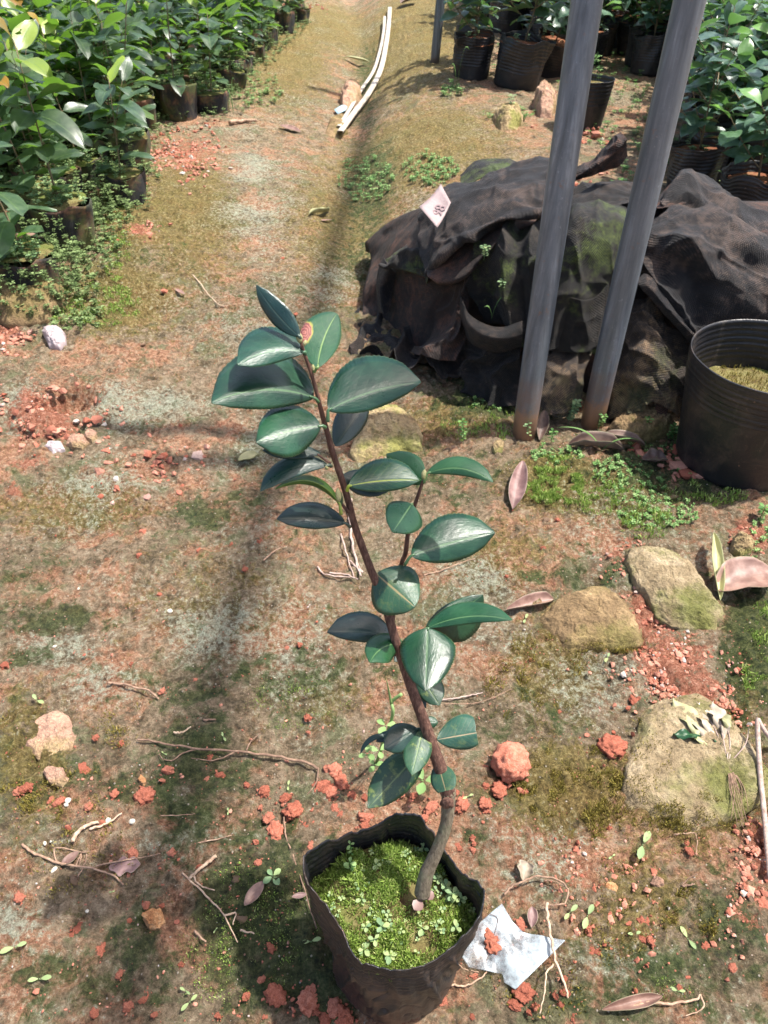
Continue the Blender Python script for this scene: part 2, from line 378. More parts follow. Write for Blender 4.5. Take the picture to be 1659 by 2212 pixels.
def mat_cloth(name, base, dirt, moss=0.0, dustamt=0.5):
    s = NT(name); uv = s.co('UV'); x, y, _ = s.sep(uv)
    K = 2*math.pi/0.0052
    a = s.math('SINE', s.math('MULTIPLY', x, K)); b = s.math('SINE', s.math('MULTIPLY', y, K))
    wv = s.math('MULTIPLY', a, b); wf = s.step(wv, -0.5, 0.7)
    f = s.noise(9, 9, 0.72, dist=0.9); g = s.noise(60, 8, 0.8); q = s.noise(260, 3, 0.7)
    c = s.mix(s.math('MULTIPLY', s.step(s.math('ADD', s.math('MULTIPLY', f, 0.55), s.math('MULTIPLY', g, 0.45)), 0.47, 0.60), dustamt), base, dirt)
    c = s.mix(s.math('MULTIPLY', s.math('SUBTRACT', 1.0, wf), 0.66), c, (0.006, 0.006, 0.006))
    c = s.mix(s.math('MULTIPLY', s.step(q, 0.69, 0.74), 0.8), c, (0.42, 0.30, 0.21))
    if moss:
        mm = s.step(s.math('ADD', s.math('MULTIPLY', s.noise(7, 3, 0.6), 0.6), s.math('MULTIPLY', g, 0.4)), 0.50, 0.60)
        c = s.mix(s.math('MULTIPLY', mm, moss), c, s.ramp(q, [(0.35, (0.02, 0.035, 0.008)), (0.65, (0.10, 0.135, 0.025))]))
    hh = s.math('ADD', s.math('MULTIPLY', wv, 0.5), s.math('ADD', s.math('MULTIPLY', g, 4.0), s.math('MULTIPLY', s.vor(26, feature='SMOOTH_F1'), 5.0)))
    return s.fin(c, 0.62, 0.28, s.bump(hh, 0.0019, 1.0), Sheen_Weight=0.05)
M['cloth'] = mat_cloth('black_shade_cloth', (0.007, 0.0065, 0.007), (0.10, 0.066, 0.048), dustamt=0.62)
M['cloth_top'] = mat_cloth('faded_shade_cloth', (0.012, 0.011, 0.013), (0.19, 0.128, 0.098), dustamt=0.6)
M['cloth_brown'] = mat_cloth('clay_stained_cloth', (0.035, 0.022, 0.018), (0.19, 0.085, 0.052), dustamt=0.9)
M['cloth_moss'] = mat_cloth('mossy_shade_cloth', (0.009, 0.008, 0.007), (0.09, 0.065, 0.045), moss=0.9, dustamt=0.55)
M['cloth_dirty'] = mat_cloth('weathered_shade_cloth', (0.06, 0.045, 0.035), (0.34, 0.225, 0.13), moss=0.35, dustamt=0.9)
def mat_steel():
    s = NT('galvanised_steel'); mp = s.n('ShaderNodeMapping'); mp.inputs['Scale'].default_value = (1, 1, 0.08); s.l(s.co(), mp.inputs[0])
    st = s.noise(60, 5, 0.65, co=mp.outputs[0]); f = s.noise(9, 6, 0.7); g = s.noise(90, 4, 0.7)
    c = s.ramp(st, [(0.3, (0.085, 0.097, 0.11)), (0.55, (0.165, 0.185, 0.21)), (0.75, (0.30, 0.33, 0.37))])
    c = s.mix(s.math('MULTIPLY', s.step(g, 0.62, 0.75), 0.4), c, (0.42, 0.45, 0.5))
    z = s.sep(s.geo('Position'))[2]
    low = s.math('ADD', s.step(z, 0.38, 0.0), s.math('MULTIPLY', s.math('SUBTRACT', f, 0.5), 2.0))
    c = s.mix(s.math('MULTIPLY', s.step(low, 0.42, 0.95), 0.72), c, (0.19, 0.125, 0.10))
    c = s.mix(s.math('MULTIPLY', s.step(s.noise(30, 8, 0.75), 0.60, 0.68), 0.65), c, (0.23, 0.12, 0.07))
    c = s.mix(s.math('MULTIPLY', s.step(s.noise(16, 9, 0.8), 0.54, 0.62), 0.35), c, (0.11, 0.12, 0.14))
    c = s.mix(s.math('MULTIPLY', s.step(s.noise(260, 5, 0.8), 0.64, 0.70), 0.5), c, (0.50, 0.52, 0.55))
    c = s.mix(s.math('MULTIPLY', s.step(s.math('ADD', s.step(z, 0.14, 0.0), s.noise(70, 7, 0.8)), 0.85, 1.15), 0.8), c, (0.30, 0.17, 0.10))
    return s.fin(c, s.math('ADD', 0.34, s.math('MULTIPLY', f, 0.25)), 0.5, s.bump(s.math('ADD', st, g), 0.0006, 0.6), Metallic=0.35)
M['steel'] = mat_steel()
def mat_rock(name, a, b, c, mossc=(0.15, 0.17, 0.03), moss=0.7, lo_=0.45, hi_=0.62):
    s = NT(name); f = s.noise(22, 7, 0.7, dist=0.3); g = s.noise(7, 5, 0.65); q = s.noise(220, 4, 0.75)
    cc = s.ramp(f, [(0.3, a), (0.5, b), (0.7, c)])
    cc = s.mix(s.math('MULTIPLY', s.step(g, lo_, hi_), moss), cc, s.mix(f, mossc, tuple(x*1.7 for x in mossc)))
    mp = s.n('ShaderNodeMapping'); mp.inputs['Location'].default_value = (3, 8, 1); s.l(s.co(), mp.inputs[0])
    cc = s.mix(s.math('MULTIPLY', s.step(s.noise(13, 9, 0.75, co=mp.outputs[0]), 0.54, 0.62), moss*.8), cc, s.mix(q, (0.03, 0.035, 0.008), (0.16, 0.15, 0.04)))
    cc = s.mix(0.6, cc, s.ramp(q, [(0.3, 0.4), (0.5, 1.0), (0.7, 1.5)]), 'MULTIPLY')
    return s.fin(cc, 0.85, 0.25, s.bump(s.math('ADD', f, s.math('MULTIPLY', q, 0.5)), 0.010, 1.0))
M['rock_buff'] = mat_rock('buff_stone', (0.21, 0.135, 0.07), (0.38, 0.28, 0.15), (0.52, 0.41, 0.25))
M['rock_pink'] = mat_rock('pink_stone', (0.30, 0.17, 0.12), (0.44, 0.27, 0.19), (0.56, 0.40, 0.28), mossc=(0.22, 0.17, 0.06), moss=0.5)
M['rock_moss'] = mat_rock('mossy_green_stone', (0.14, 0.10, 0.055), (0.30, 0.23, 0.135), (0.48, 0.39, 0.26), mossc=(0.09, 0.10, 0.022), moss=0.85, lo_=0.46, hi_=0.64)
M['rock_brown'] = mat_rock('brown_stone', (0.13, 0.085, 0.045), (0.23, 0.155, 0.08), (0.42, 0.30, 0.16), mossc=(0.12, 0.10, 0.03), moss=0.6)
M['quartz'] = simple('white_quartz', [(0.3, (0.32, 0.25, 0.25)), (0.7, (0.48, 0.41, 0.41))], 30, 0.35, 0.5, 0.0008)
M['pebble'] = simple('white_pebble', [(0.3, (0.42, 0.38, 0.30)), (0.7, (0.74, 0.70, 0.60))], 120, 0.7)
M['orange_stone'] = simple('orange_pebble', [(0.3, (0.28, 0.12, 0.05)), (0.5, (0.46, 0.24, 0.11)), (0.72, (0.55, 0.36, 0.20))], 90, 0.8, bump=0.003)
M['clay'] = simple('red_clay', [(0.28, (0.34, 0.11, 0.07)), (0.5, (0.56, 0.185, 0.115)), (0.75, (0.72, 0.31, 0.21))], 5, 0.95, 0.15, 0.004, bscale=14, obj_var=0.25, bs=1.0, detail=8)
M['clay_grit'] = NT('red_gravel'); _s = M['clay_grit']; _a = _s.sep(_s.attr('col').outputs['Color'])
_c = _s.mix(_a[0], (0.28, 0.085, 0.05), (0.48, 0.235, 0.165)); _c = _s.mix(_s.step(_a[1], 0.9, 0.98), _c, (0.42, 0.38, 0.34))
M['clay_grit'] = _s.fin(_s.mix(0.5, _c, _s.ramp(_s.noise(300, 4, 0.7), [(0.3, 0.5), (0.7, 1.3)]), 'MULTIPLY'), 0.85, 0.25)
def mat_tuft(name, a, b, c, trans=0.25):
    s = NT(name); r = s.sep(s.attr('col').outputs['Color'])
    cc = s.mix(r[0], a, b); cc = s.mix(s.math('MULTIPLY', r[1], 1.0), cc, c)
    return s.fin(cc, 0.6, 0.3, trans=trans, tcol=cc)
M['moss'] = mat_tuft('bright_moss', (0.13, 0.21, 0.035), (0.33, 0.46, 0.10), (0.52, 0.55, 0.22))
M['moss_olive'] = mat_tuft('olive_moss', (0.11, 0.095, 0.018), (0.30, 0.25, 0.055), (0.48, 0.38, 0.12))
M['weed'] = mat_tuft('weed_green', (0.055, 0.14, 0.035), (0.15, 0.30, 0.08), (0.30, 0.44, 0.17), 0.3)
M['weed_pale'] = mat_tuft('pale_weed_green', (0.14, 0.24, 0.11), (0.26, 0.38, 0.19), (0.36, 0.44, 0.18), 0.3)
M['weed_bank'] = mat_tuft('bank_weed_green', (0.05, 0.085, 0.025), (0.14, 0.20, 0.07), (0.27, 0.36, 0.15), 0.25)
M['soil'] = simple('potting_soil', [(0.3, (0.075, 0.045, 0.025)), (0.5, (0.15, 0.125, 0.05)), (0.72, (0.24, 0.22, 0.10))], 45, 0.95, 0.1, 0.006, second=(9, (0.10, 0.14, 0.03), 0.45, 0.6, 0.8))
M['soil_red'] = simple('red_potting_soil', [(0.3, (0.12, 0.04, 0.025)), (0.55, (0.26, 0.11, 0.06)), (0.75, (0.30, 0.24, 0.12))], 40, 0.95, 0.1, 0.006)
M['dry_pink'] = mat_leaf('dry_leaf_pink', (0.15, 0.080, 0.062), (0.30, 0.185, 0.145), (0.17, 0.10, 0.075), trans=0.08, tcol=(0.3, 0.13, 0.08), rough=0.55, back=(0.34, 0.2, 0.15))
M['dry_purple'] = mat_leaf('dry_leaf_purple', (0.12, 0.065, 0.06), (0.25, 0.155, 0.14), (0.15, 0.09, 0.08), trans=0.05, tcol=(0.2, 0.1, 0.08), rough=0.5, back=(0.2, 0.12, 0.1))
M['dry_brown'] = mat_leaf('dry_leaf_brown', (0.085, 0.05, 0.04), (0.18, 0.115, 0.088), (0.13, 0.085, 0.06), trans=0.04, rough=0.6, back=(0.2, 0.14, 0.11))
M['dry_pale'] = mat_leaf('dry_leaf_pale', (0.30, 0.30, 0.15), (0.44, 0.42, 0.22), (0.5, 0.46, 0.26), trans=0.15, tcol=(0.4, 0.4, 0.15), rough=0.6, back=(0.45, 0.42, 0.25))
M['dry_white'] = mat_leaf('bleached_petal', (0.32, 0.26, 0.19), (0.46, 0.39, 0.31), (0.32, 0.25, 0.18), trans=0.1, tcol=(0.6, 0.55, 0.5), rough=0.6, back=(0.6, 0.55, 0.5))
M['twig'] = simple('dry_twig', [(0.3, (0.16, 0.10, 0.07)), (0.55, (0.34, 0.22, 0.15)), (0.75, (0.50, 0.38, 0.27))], 140, 0.8, 0.25, 0.001, obj_var=0.4)
M['twig_pale'] = simple('pale_twig', [(0.3, (0.24, 0.16, 0.13)), (0.55, (0.42, 0.32, 0.27)), (0.75, (0.55, 0.46, 0.40))], 140, 0.8, 0.25, 0.001)
M['pvc'] = simple('weathered_white_plastic', [(0.3, (0.33, 0.28, 0.21)), (0.6, (0.52, 0.46, 0.38))], 12, 0.45, 0.5, 0.0003)
M['blue_film'] = simple('pale_blue_plastic', [(0.3, (0.32, 0.47, 0.55)), (0.7, (0.48, 0.62, 0.68))], 30, 0.35)
M['card'] = simple('pinkish_card', [(0.3, (0.25, 0.19, 0.185)), (0.7, (0.31, 0.245, 0.24))], 40, 0.5, second=(60, (0.48, 0.24, 0.16), 0.62, 0.72, 0.5))
M['ink'] = simple('faded_ink', [(0.3, (0.20, 0.135, 0.14)), (0.7, (0.26, 0.19, 0.195))], 90, 0.7)
def mat_film():
    s = NT('milky_plastic_film'); f = s.noise(35, 5, 0.7)
    c = s.ramp(f, [(0.3, (0.18, 0.185, 0.21)), (0.6, (0.33, 0.385, 0.41))])
    s.fin(c, 0.22, 0.6)
    t = s.n('ShaderNodeBsdfTransparent'); mx = s.n('ShaderNodeMixShader')
    s.l(s.math('ADD', 0.05, s.math('MULTIPLY', s.step(f, .3, .7), 0.85)), mx.inputs[0]); s.l(t.outputs[0], mx.inputs[1]); s.l(s.b.outputs[0], mx.inputs[2])
    s.l(mx.outputs[0], s.out.inputs[0]); return s.m
M['film'] = mat_film()

# ------------------------------------------------------------------ ground, one sheet to the horizon
def axis(lo_, a, b, hi, step, g):
    mid = list(np.arange(a, b, step)); up = [b]; s_ = step
    while up[-1] < hi: s_ *= g; up.append(up[-1]+s_)
    dn = [a]; s_ = step
    while dn[-1] > lo_: s_ *= g; dn.append(dn[-1]-s_)
    return np.array(dn[1:][::-1]+mid+up)
gx = axis(-60, -0.95, 1.0, 60, 0.0045, 1.022); gy = axis(-30, 0.2, 1.65, 90, 0.0045, 1.012)
X, Y = np.meshgrid(gx, gy)
Z = lo(X, Y)
nf = ss(12, 6, np.hypot(X, Y))
# zones: (u, v, half width, half height, strength) seen from the camera, stored as places on the ground
def zone(blobs):
    out = np.zeros_like(X)
    for (u, v, ru, rv, wt) in blobs:
        p = P(u, v); p1 = P(u, v-rv); p2 = P(u, v+rv); sc = S(u, v)
        cx, cy = p[0], (p1[1]+p2[1])/2; rx = ru*sc; ry = abs(p1[1]-p2[1])/2
        sl = (p1[0]-p2[0])/max(p1[1]-p2[1], 1e-6)
        dx = (X-cx-sl*(Y-cy))/rx; dy = (Y-cy)/ry
        out = np.maximum(out, wt*np.exp(-(dx*dx+dy*dy)**1.3*0.9))
    return out
clay = zone([(130, 900, 90, 72, 1.0), (60, 1000, 60, 18, .8), (30, 1060, 25, 35, .8), (405, 335, 80, 50, .75), (15, 720, 40, 40, 1), (1400, 1340, 45, 110, .9),
    (1450, 1430, 90, 80, 1), (1500, 1500, 90, 60, .9), (1360, 1190, 70, 40, .7), (1625, 1160, 60, 45, 1), (1640, 1830, 50, 90, .95), (1620, 1960, 60, 110, .6), (1280, 1900, 75, 90, .62),
    (330, 1380, 80, 40, .5), (190, 1180, 160, 60, .45), (480, 930, 90, 50, .5), (1240, 880, 60, 25, .6), (1250, 310, 60, 60, .6), (1170, 400, 60, 60, .5), (640, 20, 60, 12, .7),
    (1500, 1010, 90, 30, .8), (300, 500, 40, 20, .8), (350, 640, 200, 16, .35), (500, 880, 60, 30, .5), (60, 1980, 60, 60, .4), (1250, 180, 60, 20, .6), (470, 1250, 40, 60, .5), (570, 1130, 50, 25, .5)])
moss = zone([(250, 640, 130, 80, .9), (380, 480, 120, 160, .7), (600, 130, 100, 100, .85), (760, 500, 160, 160, .6), (900, 330, 230, 110, .7), (900, 90, 130, 110, .95), (700, 60, 120, 60, .8),
    (480, 1300, 200, 120, .3), (150, 1100, 200, 60, .5), (1220, 1700, 130, 100, .9), (1200, 1040, 110, 60, 1), (1330, 1060, 150, 60, .8), (60, 1640, 90, 150, .6), (1200, 1450, 120, 120, .55),
    (1380, 1950, 120, 140, .5), (1080, 1200, 120, 90, .45), (1100, 430, 80, 30, .8), (980, 900, 120, 50, .6), (1500, 1750, 150, 80, .7), (1620, 1450, 50, 180, .7), (700, 1500, 120, 60, .45), (250, 470, 60, 140, .9)])
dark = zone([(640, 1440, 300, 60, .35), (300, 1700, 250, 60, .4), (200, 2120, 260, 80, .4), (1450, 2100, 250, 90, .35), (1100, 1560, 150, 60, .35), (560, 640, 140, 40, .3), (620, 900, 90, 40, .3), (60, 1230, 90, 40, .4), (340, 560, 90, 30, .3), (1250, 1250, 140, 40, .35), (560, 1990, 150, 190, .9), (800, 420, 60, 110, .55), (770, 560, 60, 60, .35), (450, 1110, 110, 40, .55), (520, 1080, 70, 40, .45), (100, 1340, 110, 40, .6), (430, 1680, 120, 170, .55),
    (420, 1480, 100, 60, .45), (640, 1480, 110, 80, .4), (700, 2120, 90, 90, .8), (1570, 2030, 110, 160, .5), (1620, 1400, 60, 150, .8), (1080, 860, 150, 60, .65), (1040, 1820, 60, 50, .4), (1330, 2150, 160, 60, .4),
    (960, 1060, 160, 100, .3), (60, 1420, 60, 30, .5), (280, 2050, 100, 80, .5), (1460, 1010, 200, 80, .6), (790, 200, 30, 120, .45), (150, 1330, 60, 30, .6)])  # dark green ground, with the path's shade band and bag's shadow painted in
pale = zone([(120, 1400, 110, 50, 1), (230, 1480, 110, 60, .8), (320, 880, 150, 50, 1), (30, 880, 60, 60, .9), (170, 1050, 120, 25, .6), (560, 900, 200, 120, .4), (500, 1380, 150, 90, .8), (640, 1380, 100, 120, .7),
    (560, 500, 80, 150, .6), (520, 380, 50, 120, .6), (1050, 1330, 120, 160, .6), (1250, 1500, 150, 130, .55), (1160, 1850, 140, 100, .6), (1350, 2080, 130, 60, .8), (1000, 1450, 120, 120, .5), (130, 1810, 90, 60, .5),
    (30, 1990, 50, 40, .9), (560, 730, 110, 60, .5), (720, 630, 60, 60, .5), (370, 730, 130, 60, .3), (400, 1800, 140, 80, .5), (1220, 1240, 120, 80, .3)])
rough = 0.010*fb2(X*26, Y*26, 2, 3)+0.010*fb2(X*75, Y*75, 6, 2)*ss(3.5, 1.6, Y)
lump = np.clip(fb2(X*48, Y*48, 9, 2), 0, 1)
Z = Z + nf*(rough*(1+0.8*moss) + clay*(0.010*lump+0.006*fb2(X*110, Y*110, 3, 2)*ss(2.5, 1.5, Y)) + moss*0.006*np.clip(fb2(X*60, Y*60, 12, 2)+.2, 0, 1))
me = bpy.data.meshes.new('ground')
ny, nx = X.shape; idx = np.arange(nx*ny, dtype=np.int32).reshape(ny, nx)
q = np.stack([idx[:-1, :-1], idx[:-1, 1:], idx[1:, 1:], idx[1:, :-1]], -1).reshape(-1, 4)
me.vertices.add(nx*ny); me.vertices.foreach_set('co', np.stack([X, Y, Z], -1).astype(np.float32).ravel())
me.loops.add(q.size); me.loops.foreach_set('vertex_index', q.ravel())
me.polygons.add(len(q)); me.polygons.foreach_set('loop_start', np.arange(0, q.size, 4, dtype=np.int32)); me.polygons.foreach_set('loop_total', np.full(len(q), 4, dtype=np.int32))
me.update(calc_edges=True); me.validate()
me.polygons.foreach_set('use_smooth', [True]*len(q))
ca = me.color_attributes.new('zone', 'FLOAT_COLOR', 'POINT'); ca.data.foreach_set('color', np.stack([clay, moss, dark, np.ones_like(X)], -1).astype(np.float32).ravel())
ca = me.color_attributes.new('zone2', 'FLOAT_COLOR', 'POINT'); ca.data.foreach_set('color', np.stack([pale, pale, pale, np.ones_like(X)], -1).astype(np.float32).ravel())
me.materials.append(M['ground'])
ground = bpy.data.objects.new('ground', me); C.objects.link(ground); tag(ground, kind='structure')

# unseen pipe, added above the view to cast the shade band on the path
def shade_caster(p0, p1, r, label):
    m = MB(); m.tube([p0, (np.array(p0)+np.array(p1))/2, p1], r, 12)
    o = m.build('shade_caster', M['steel'], loc=np.array(p0)); tag(o, label, 'pipe', 'unseen pipes added to shade the path')
def over(x, y, h):
    k = h/SUNV.z; return (x+SUNV.x*k, y+SUNV.y*k, h)
shade_caster(over(-0.31, -0.2, 4.2), over(-0.05, 4.6, 4.2), 0.038, 'unseen steel pipe added above the path to cast shade')

# ------------------------------------------------------------------ stones
def icos(n):
    import bmesh
    bm = bmesh.new(); bmesh.ops.create_icosphere(bm, subdivisions=n, radius=1.0)
    v = np.array([x.co[:] for x in bm.verts]); f = [tuple(q.index for q in p.verts) for p in bm.faces]; bm.free(); return v, f
ICO = {k: icos(k) for k in (1, 2, 3, 4)}
def rock_poly(poly, h, mat, label, cat='stone', name='stone', seed=0, flat=0.5, tilt=(0, 0), sink=0.012, ctop=None, facet=0.25):
    pts = np.array([P(u, v) for u, v in poly]); c = pts.mean(0)
    pol = pts[:, :2]-c[:2]
    n = 220; L = np.vstack([pol, pol[:1]]); d = np.r_[0, np.cumsum(np.hypot(*np.diff(L, axis=0).T))]
    t = np.linspace(0, d[-1], n, endpoint=False); ox = np.interp(t, d, L[:, 0]); oy = np.interp(t, d, L[:, 1])
    R = 64; g = np.zeros((R+3, n, 3)); size = float(np.hypot(ox, oy).mean())
    # oblique picture of a raised top: shrink outline away from the camera by its height
    for i in range(R+3):
        if i < 3: r = 1.0-0.03*(2-i); z = -sink*(3-i)/1.2
        else: r = 1-(i-3)/(R-1.0)*0.999; z = h*min(1, (1-r**(2.2/flat))**0.62) if r < 1 else 0
        x = ox*r; y = oy*r
        zz = z*(1+tilt[0]*x/size+tilt[1]*y/size)
        g[i, :, 0] = x; g[i, :, 1] = y; g[i, :, 2] = zz
    q = g.reshape(-1, 3)
    k = 1.0/size
    nz = fb3(q*k*1.6, seed, 4, 0.55); st = n3(q*k*2.6, seed+3)
    q = q*(1+0.10*nz[:, None]*np.array([1, 1, 0.0])); up = (q[:, 2] > 0)
    q[:, 2] += up*h*0.30*nz
    # chipped planes
    r_ = np.random.RandomState(seed); ctr = np.array([0, 0, h*.3])
    for _ in range(16):
        a_ = r_.uniform(0, 6.283); el_ = r_.uniform(.25, 1.35); nn_ = np.array([math.cos(a_)*math.cos(el_), math.sin(a_)*math.cos(el_), math.sin(el_)])
        ext = (q[up] @ nn_).max() if up.any() else 1; dist = ext*r_.uniform(.84, .97); over_ = q @ nn_-dist
        q = q-np.where((over_ > 0) & up, over_*.97, 0)[:, None]*nn_*np.array([.35, .35, 1])
    cr_ = n3(q*k*3.1, seed+14)
    q[:, 2] += up*(h*(facet*.15*np.abs(n3(q*k*5, seed+4))+.10*fb3(q*k*9, seed+9, 4, .6)-.07*np.clip(1-np.abs(cr_)*22, 0, 1))+.0022*fb3(q*130, seed+2, 3, .6))
    q[:, :2] += (up*.0022)[:, None]*np.stack([fb3(q*110, seed+21, 2), fb3(q*110, seed+25, 2)], -1)
    q[:, 1] -= 0.0
    g = q.reshape(g.shape)+c+np.array([0, 0, 0.0])
    m = MB(); m.grid(g, wrap=True, flip=False); base = (R+2)*n
    m.f.append(tuple(base+i for i in range(n))); m.mi.append(0)
    o = m.build(name, M[mat], loc=c); tag(o, label, cat); return o
def c3(x, y): return (567+.4394*x, 1660.5+.4394*y)
def c4(x, y): return (769.5+.536*x, 324+.536*y)
def cR(x, y): return (1012.5+.5058*x, 1093.5+.5058*y)      # right strip crop
def cL(x, y): return (.415*x, 1296+.415*y)                  # lower left crop
rock_poly([cR(*p) for p in [(660, 190), (690, 160), (790, 148), (860, 185), (950, 260), (1040, 380), (1118, 505), (1060, 535), (960, 530), (860, 530), (800, 490), (760, 410), (700, 340), (665, 260)]],
    0.024, 'rock_moss', 'long flat stone coated in yellow green moss left of the big curled leaf', seed=3, flat=0.35, tilt=(0.1, 0.2))
rock_poly([cR(*p) for p in [(285, 490), (330, 410), (440, 385), (560, 370), (640, 390), (700, 440), (740, 530), (735, 610), (640, 620), (520, 610), (400, 630), (330, 570)]],
    0.032, 'rock_brown', 'humped brown stone with sandy top right of the sapling', seed=11, flat=0.6, tilt=(-0.1, 0.35), facet=0.35)
rock_poly([cR(*p) for p in [(720, 880), (800, 840), (900, 820), (980, 795), (1040, 830), (1110, 900), (1170, 970), (1270, 1080), (1330, 1180), (1250, 1260), (1150, 1330), (1000, 1370), (860, 1350), (730, 1345), (660, 1240), (670, 1080), (710, 960)]],
    0.022, 'rock_moss', 'broad flat mossy slab under the wilted uprooted weed', seed=21, flat=0.3, tilt=(0.1, 0.15))
rock_poly([(757, 985), (770, 945), (800, 905), (838, 886), (880, 905), (915, 945), (913, 975), (880, 985), (830, 992), (775, 1000)],
    0.045, 'rock_buff', 'pale yellow angular stone with a pink foot behind the sapling', seed=5, flat=0.5, tilt=(0, 0.2), facet=0.4)
rock_poly([cL(*p) for p in [(115, 760), (130, 670), (200, 600), (300, 575), (370, 610), (400, 700), (380, 780), (300, 830), (200, 830)]],
    0.010, 'rock_pink', 'flat pink stone sunk in the ground at the left edge', seed=8, flat=0.4, sink=0.004)
rock_poly([cL(*p) for p in [(225, 900), (250, 870), (330, 885), (365, 930), (330, 970), (260, 955)]], 0.008, 'rock_pink', 'small pink stone below the larger sunk pink stone', seed=18, flat=0.4, sink=0.003)
rock_poly([(1060, 262), (1075, 247), (1105, 250), (1130, 262), (1118, 280), (1085, 282)], 0.07, 'rock_buff', 'small buff stone in front of the ribbed black bags', seed=31, flat=0.6)
rock_poly([(1150, 232), (1165, 208), (1185, 215), (1200, 240), (1190, 256), (1165, 255)], 0.10, 'rock_pink', 'pinkish stone beside the ribbed black bags', seed=33, flat=0.6)
rock_poly([(735, 225), (742, 198), (758, 190), (778, 205), (782, 225), (765, 238), (742, 240)], 0.09, 'rock_pink', 'brownish pink stone left of the white strips', seed=35, flat=0.7)
rock_poly([(700, 295), (712, 258), (745, 258), (752, 290), (735, 302)], 0.04, 'rock_brown', 'dull brown stone touching the end of the white strips', seed=37, flat=0.7)
rock_poly([(1312, 930), (1330, 905), (1400, 905), (1450, 915), (1462, 940), (1400, 955), (1330, 950)], 0.05, 'rock_brown', 'dark brown stone under the foot of the black cloth heap', seed=41, flat=0.6)
rock_poly([(1060, 975), (1066, 960), (1080, 953), (1090, 962), (1085, 978), (1070, 984)], 0.018, 'rock_buff', 'small tan stone at the foot of the left steel post', seed=43, flat=0.7)
rock_poly([(1573, 1195), (1580, 1168), (1600, 1160), (1625, 1180), (1620, 1200), (1595, 1205)], 0.03, 'rock_buff', 'buff stone above the big curled leaf', seed=47, flat=0.7)
rock_poly([(92, 718), (106, 714), (128, 716), (143, 728), (144, 748), (130, 756), (108, 752)], 0.028, 'quartz', 'white quartz stone at the edge of the seedling bed', seed=51, flat=0.4, facet=0.5)
rock_poly([cL(*p) for p in [(742, 1660), (760, 1620), (800, 1600), (845, 1620), (860, 1680), (830, 1715), (780, 1715)]], 0.018, 'orange_stone', 'round orange stone in the lower left moss', seed=53, flat=0.8)
rock_poly([cL(*p) for p in [(720, 935), (735, 915), (757, 925), (762, 950), (745, 965), (728, 955)]], 0.008, 'orange_stone', 'small bright orange pebble above a round red clod', seed=55, flat=0.8)
rock_poly([cR(*p) for p in [(570, 1640), (590, 1610), (630, 1610), (640, 1640), (610, 1675), (580, 1670)]], 0.010, 'orange_stone', 'orange pebble in the clay patch right of the film', seed=57, flat=0.8)
rock_poly([cR(*p) for p in [(768, 1615), (790, 1580), (830, 1600), (835, 1625), (800, 1640)]], 0.010, 'rock_pink', 'pale pink pebble in the clay patch right of the film', seed=59, flat=0.7)
rock_poly([(90, 968), (105, 958), (135, 960), (140, 972), (115, 980)], 0.014, 'quartz', 'pale lilac stone at the rim of the clay hole', seed=61, flat=0.8)
rock_poly([(143, 962), (150, 945), (180, 940), (192, 955), (178, 968), (158, 970)], 0.016, 'rock_pink', 'pink stone at the rim of the clay hole', seed=63, flat=0.8)
rock_poly([(182, 948), (190, 930), (208, 932), (212, 950), (200, 958)], 0.016, 'rock_pink', 'rightmost pink stone at the rim of the clay hole', seed=65, flat=0.8)

# clay clods: one set of shapes, every clod an object
def lump_mesh(seed, lv=3, amp=0.45, flat=0.75, crumb=1.0):
    v, f = ICO[lv]; v = v.copy()
    r = 1+amp*fb3(v*1.5, seed, 2)+crumb*0.75*np.abs(n3(v*3.4, seed+5))+crumb*0.5*np.abs(n3(v*7.5, seed+6))+crumb*.3*np.abs(n3(v*15, seed+8))-crumb*0.36
    v = v*r[:, None]*np.array([1, 1, flat]); m = MB(); m.add(v, f); return m
def proto(m, name, mat):
    o = m.build(name, mat); me_ = o.data; bpy.data.objects.remove(o); return me_
CLOD = [proto(lump_mesh(i*3+1, 4, 0.8, 0.7, 0.72), 'clay_clod', M['clay']) for i in range(8)]
BIGC = proto(lump_mesh(77, 4, 0.25, 0.9, 0.55), 'clay_clod', M['clay'])
CR = []
def clod(u, v, px, label='crumbly red clay clod lying on the mossy ground', group='small red clay clods on the ground', mesh=None, mat=None, name='clay_clod', cat='clay clod', zf=0.16):
    p = P(u, v); r = 0.5*px*S(u, v)/1.1
    if name == 'clay_clod': CR.append((p[0], p[1], r))
    o = bpy.data.objects.new(name, mesh or CLOD[rs.randint(8)]); C.objects.link(o)
    o.location = (p[0], p[1], p[2]+r*zf); o.rotation_euler = (rs.uniform(-.3, .3), rs.uniform(-.3, .3), rs.uniform(0, 6.3))
    k = rs.uniform(.78, 1.22) if group else 1; o.scale = (r*k, r/k, r*rs.uniform(.75, 1.1)*(1 if group else 1.1))
    return tag(o, label, cat, group)
clod(1099, 1660, 92, 'large round red clay ball right of the sapling', None, BIGC, zf=0.62)
clod(1048, 1740, 34, 'red clay clod just below the large clay ball', None)
clod(1077, 1708, 36, 'red crumbly clod touching the large clay ball', None)
clod(1130, 2055+90, 46, 'red clay clod at the lowest tip of the plastic film', None)
clod(313, 1722, 42, 'round dark red clod below the orange pebble', None)
clod(596, 2152, 46, 'wide red clod in the moss at the lower left of the bag', None)
clod(666, 2165, 50, 'largest red clod of the heap at the foot of the bag', None)
clod(368, 1837, 34, 'red clod at the end of the thin twig on the left', None)
clod(1320, 1615, 60, 'fibrous pink clod left of the mossy slab', None)
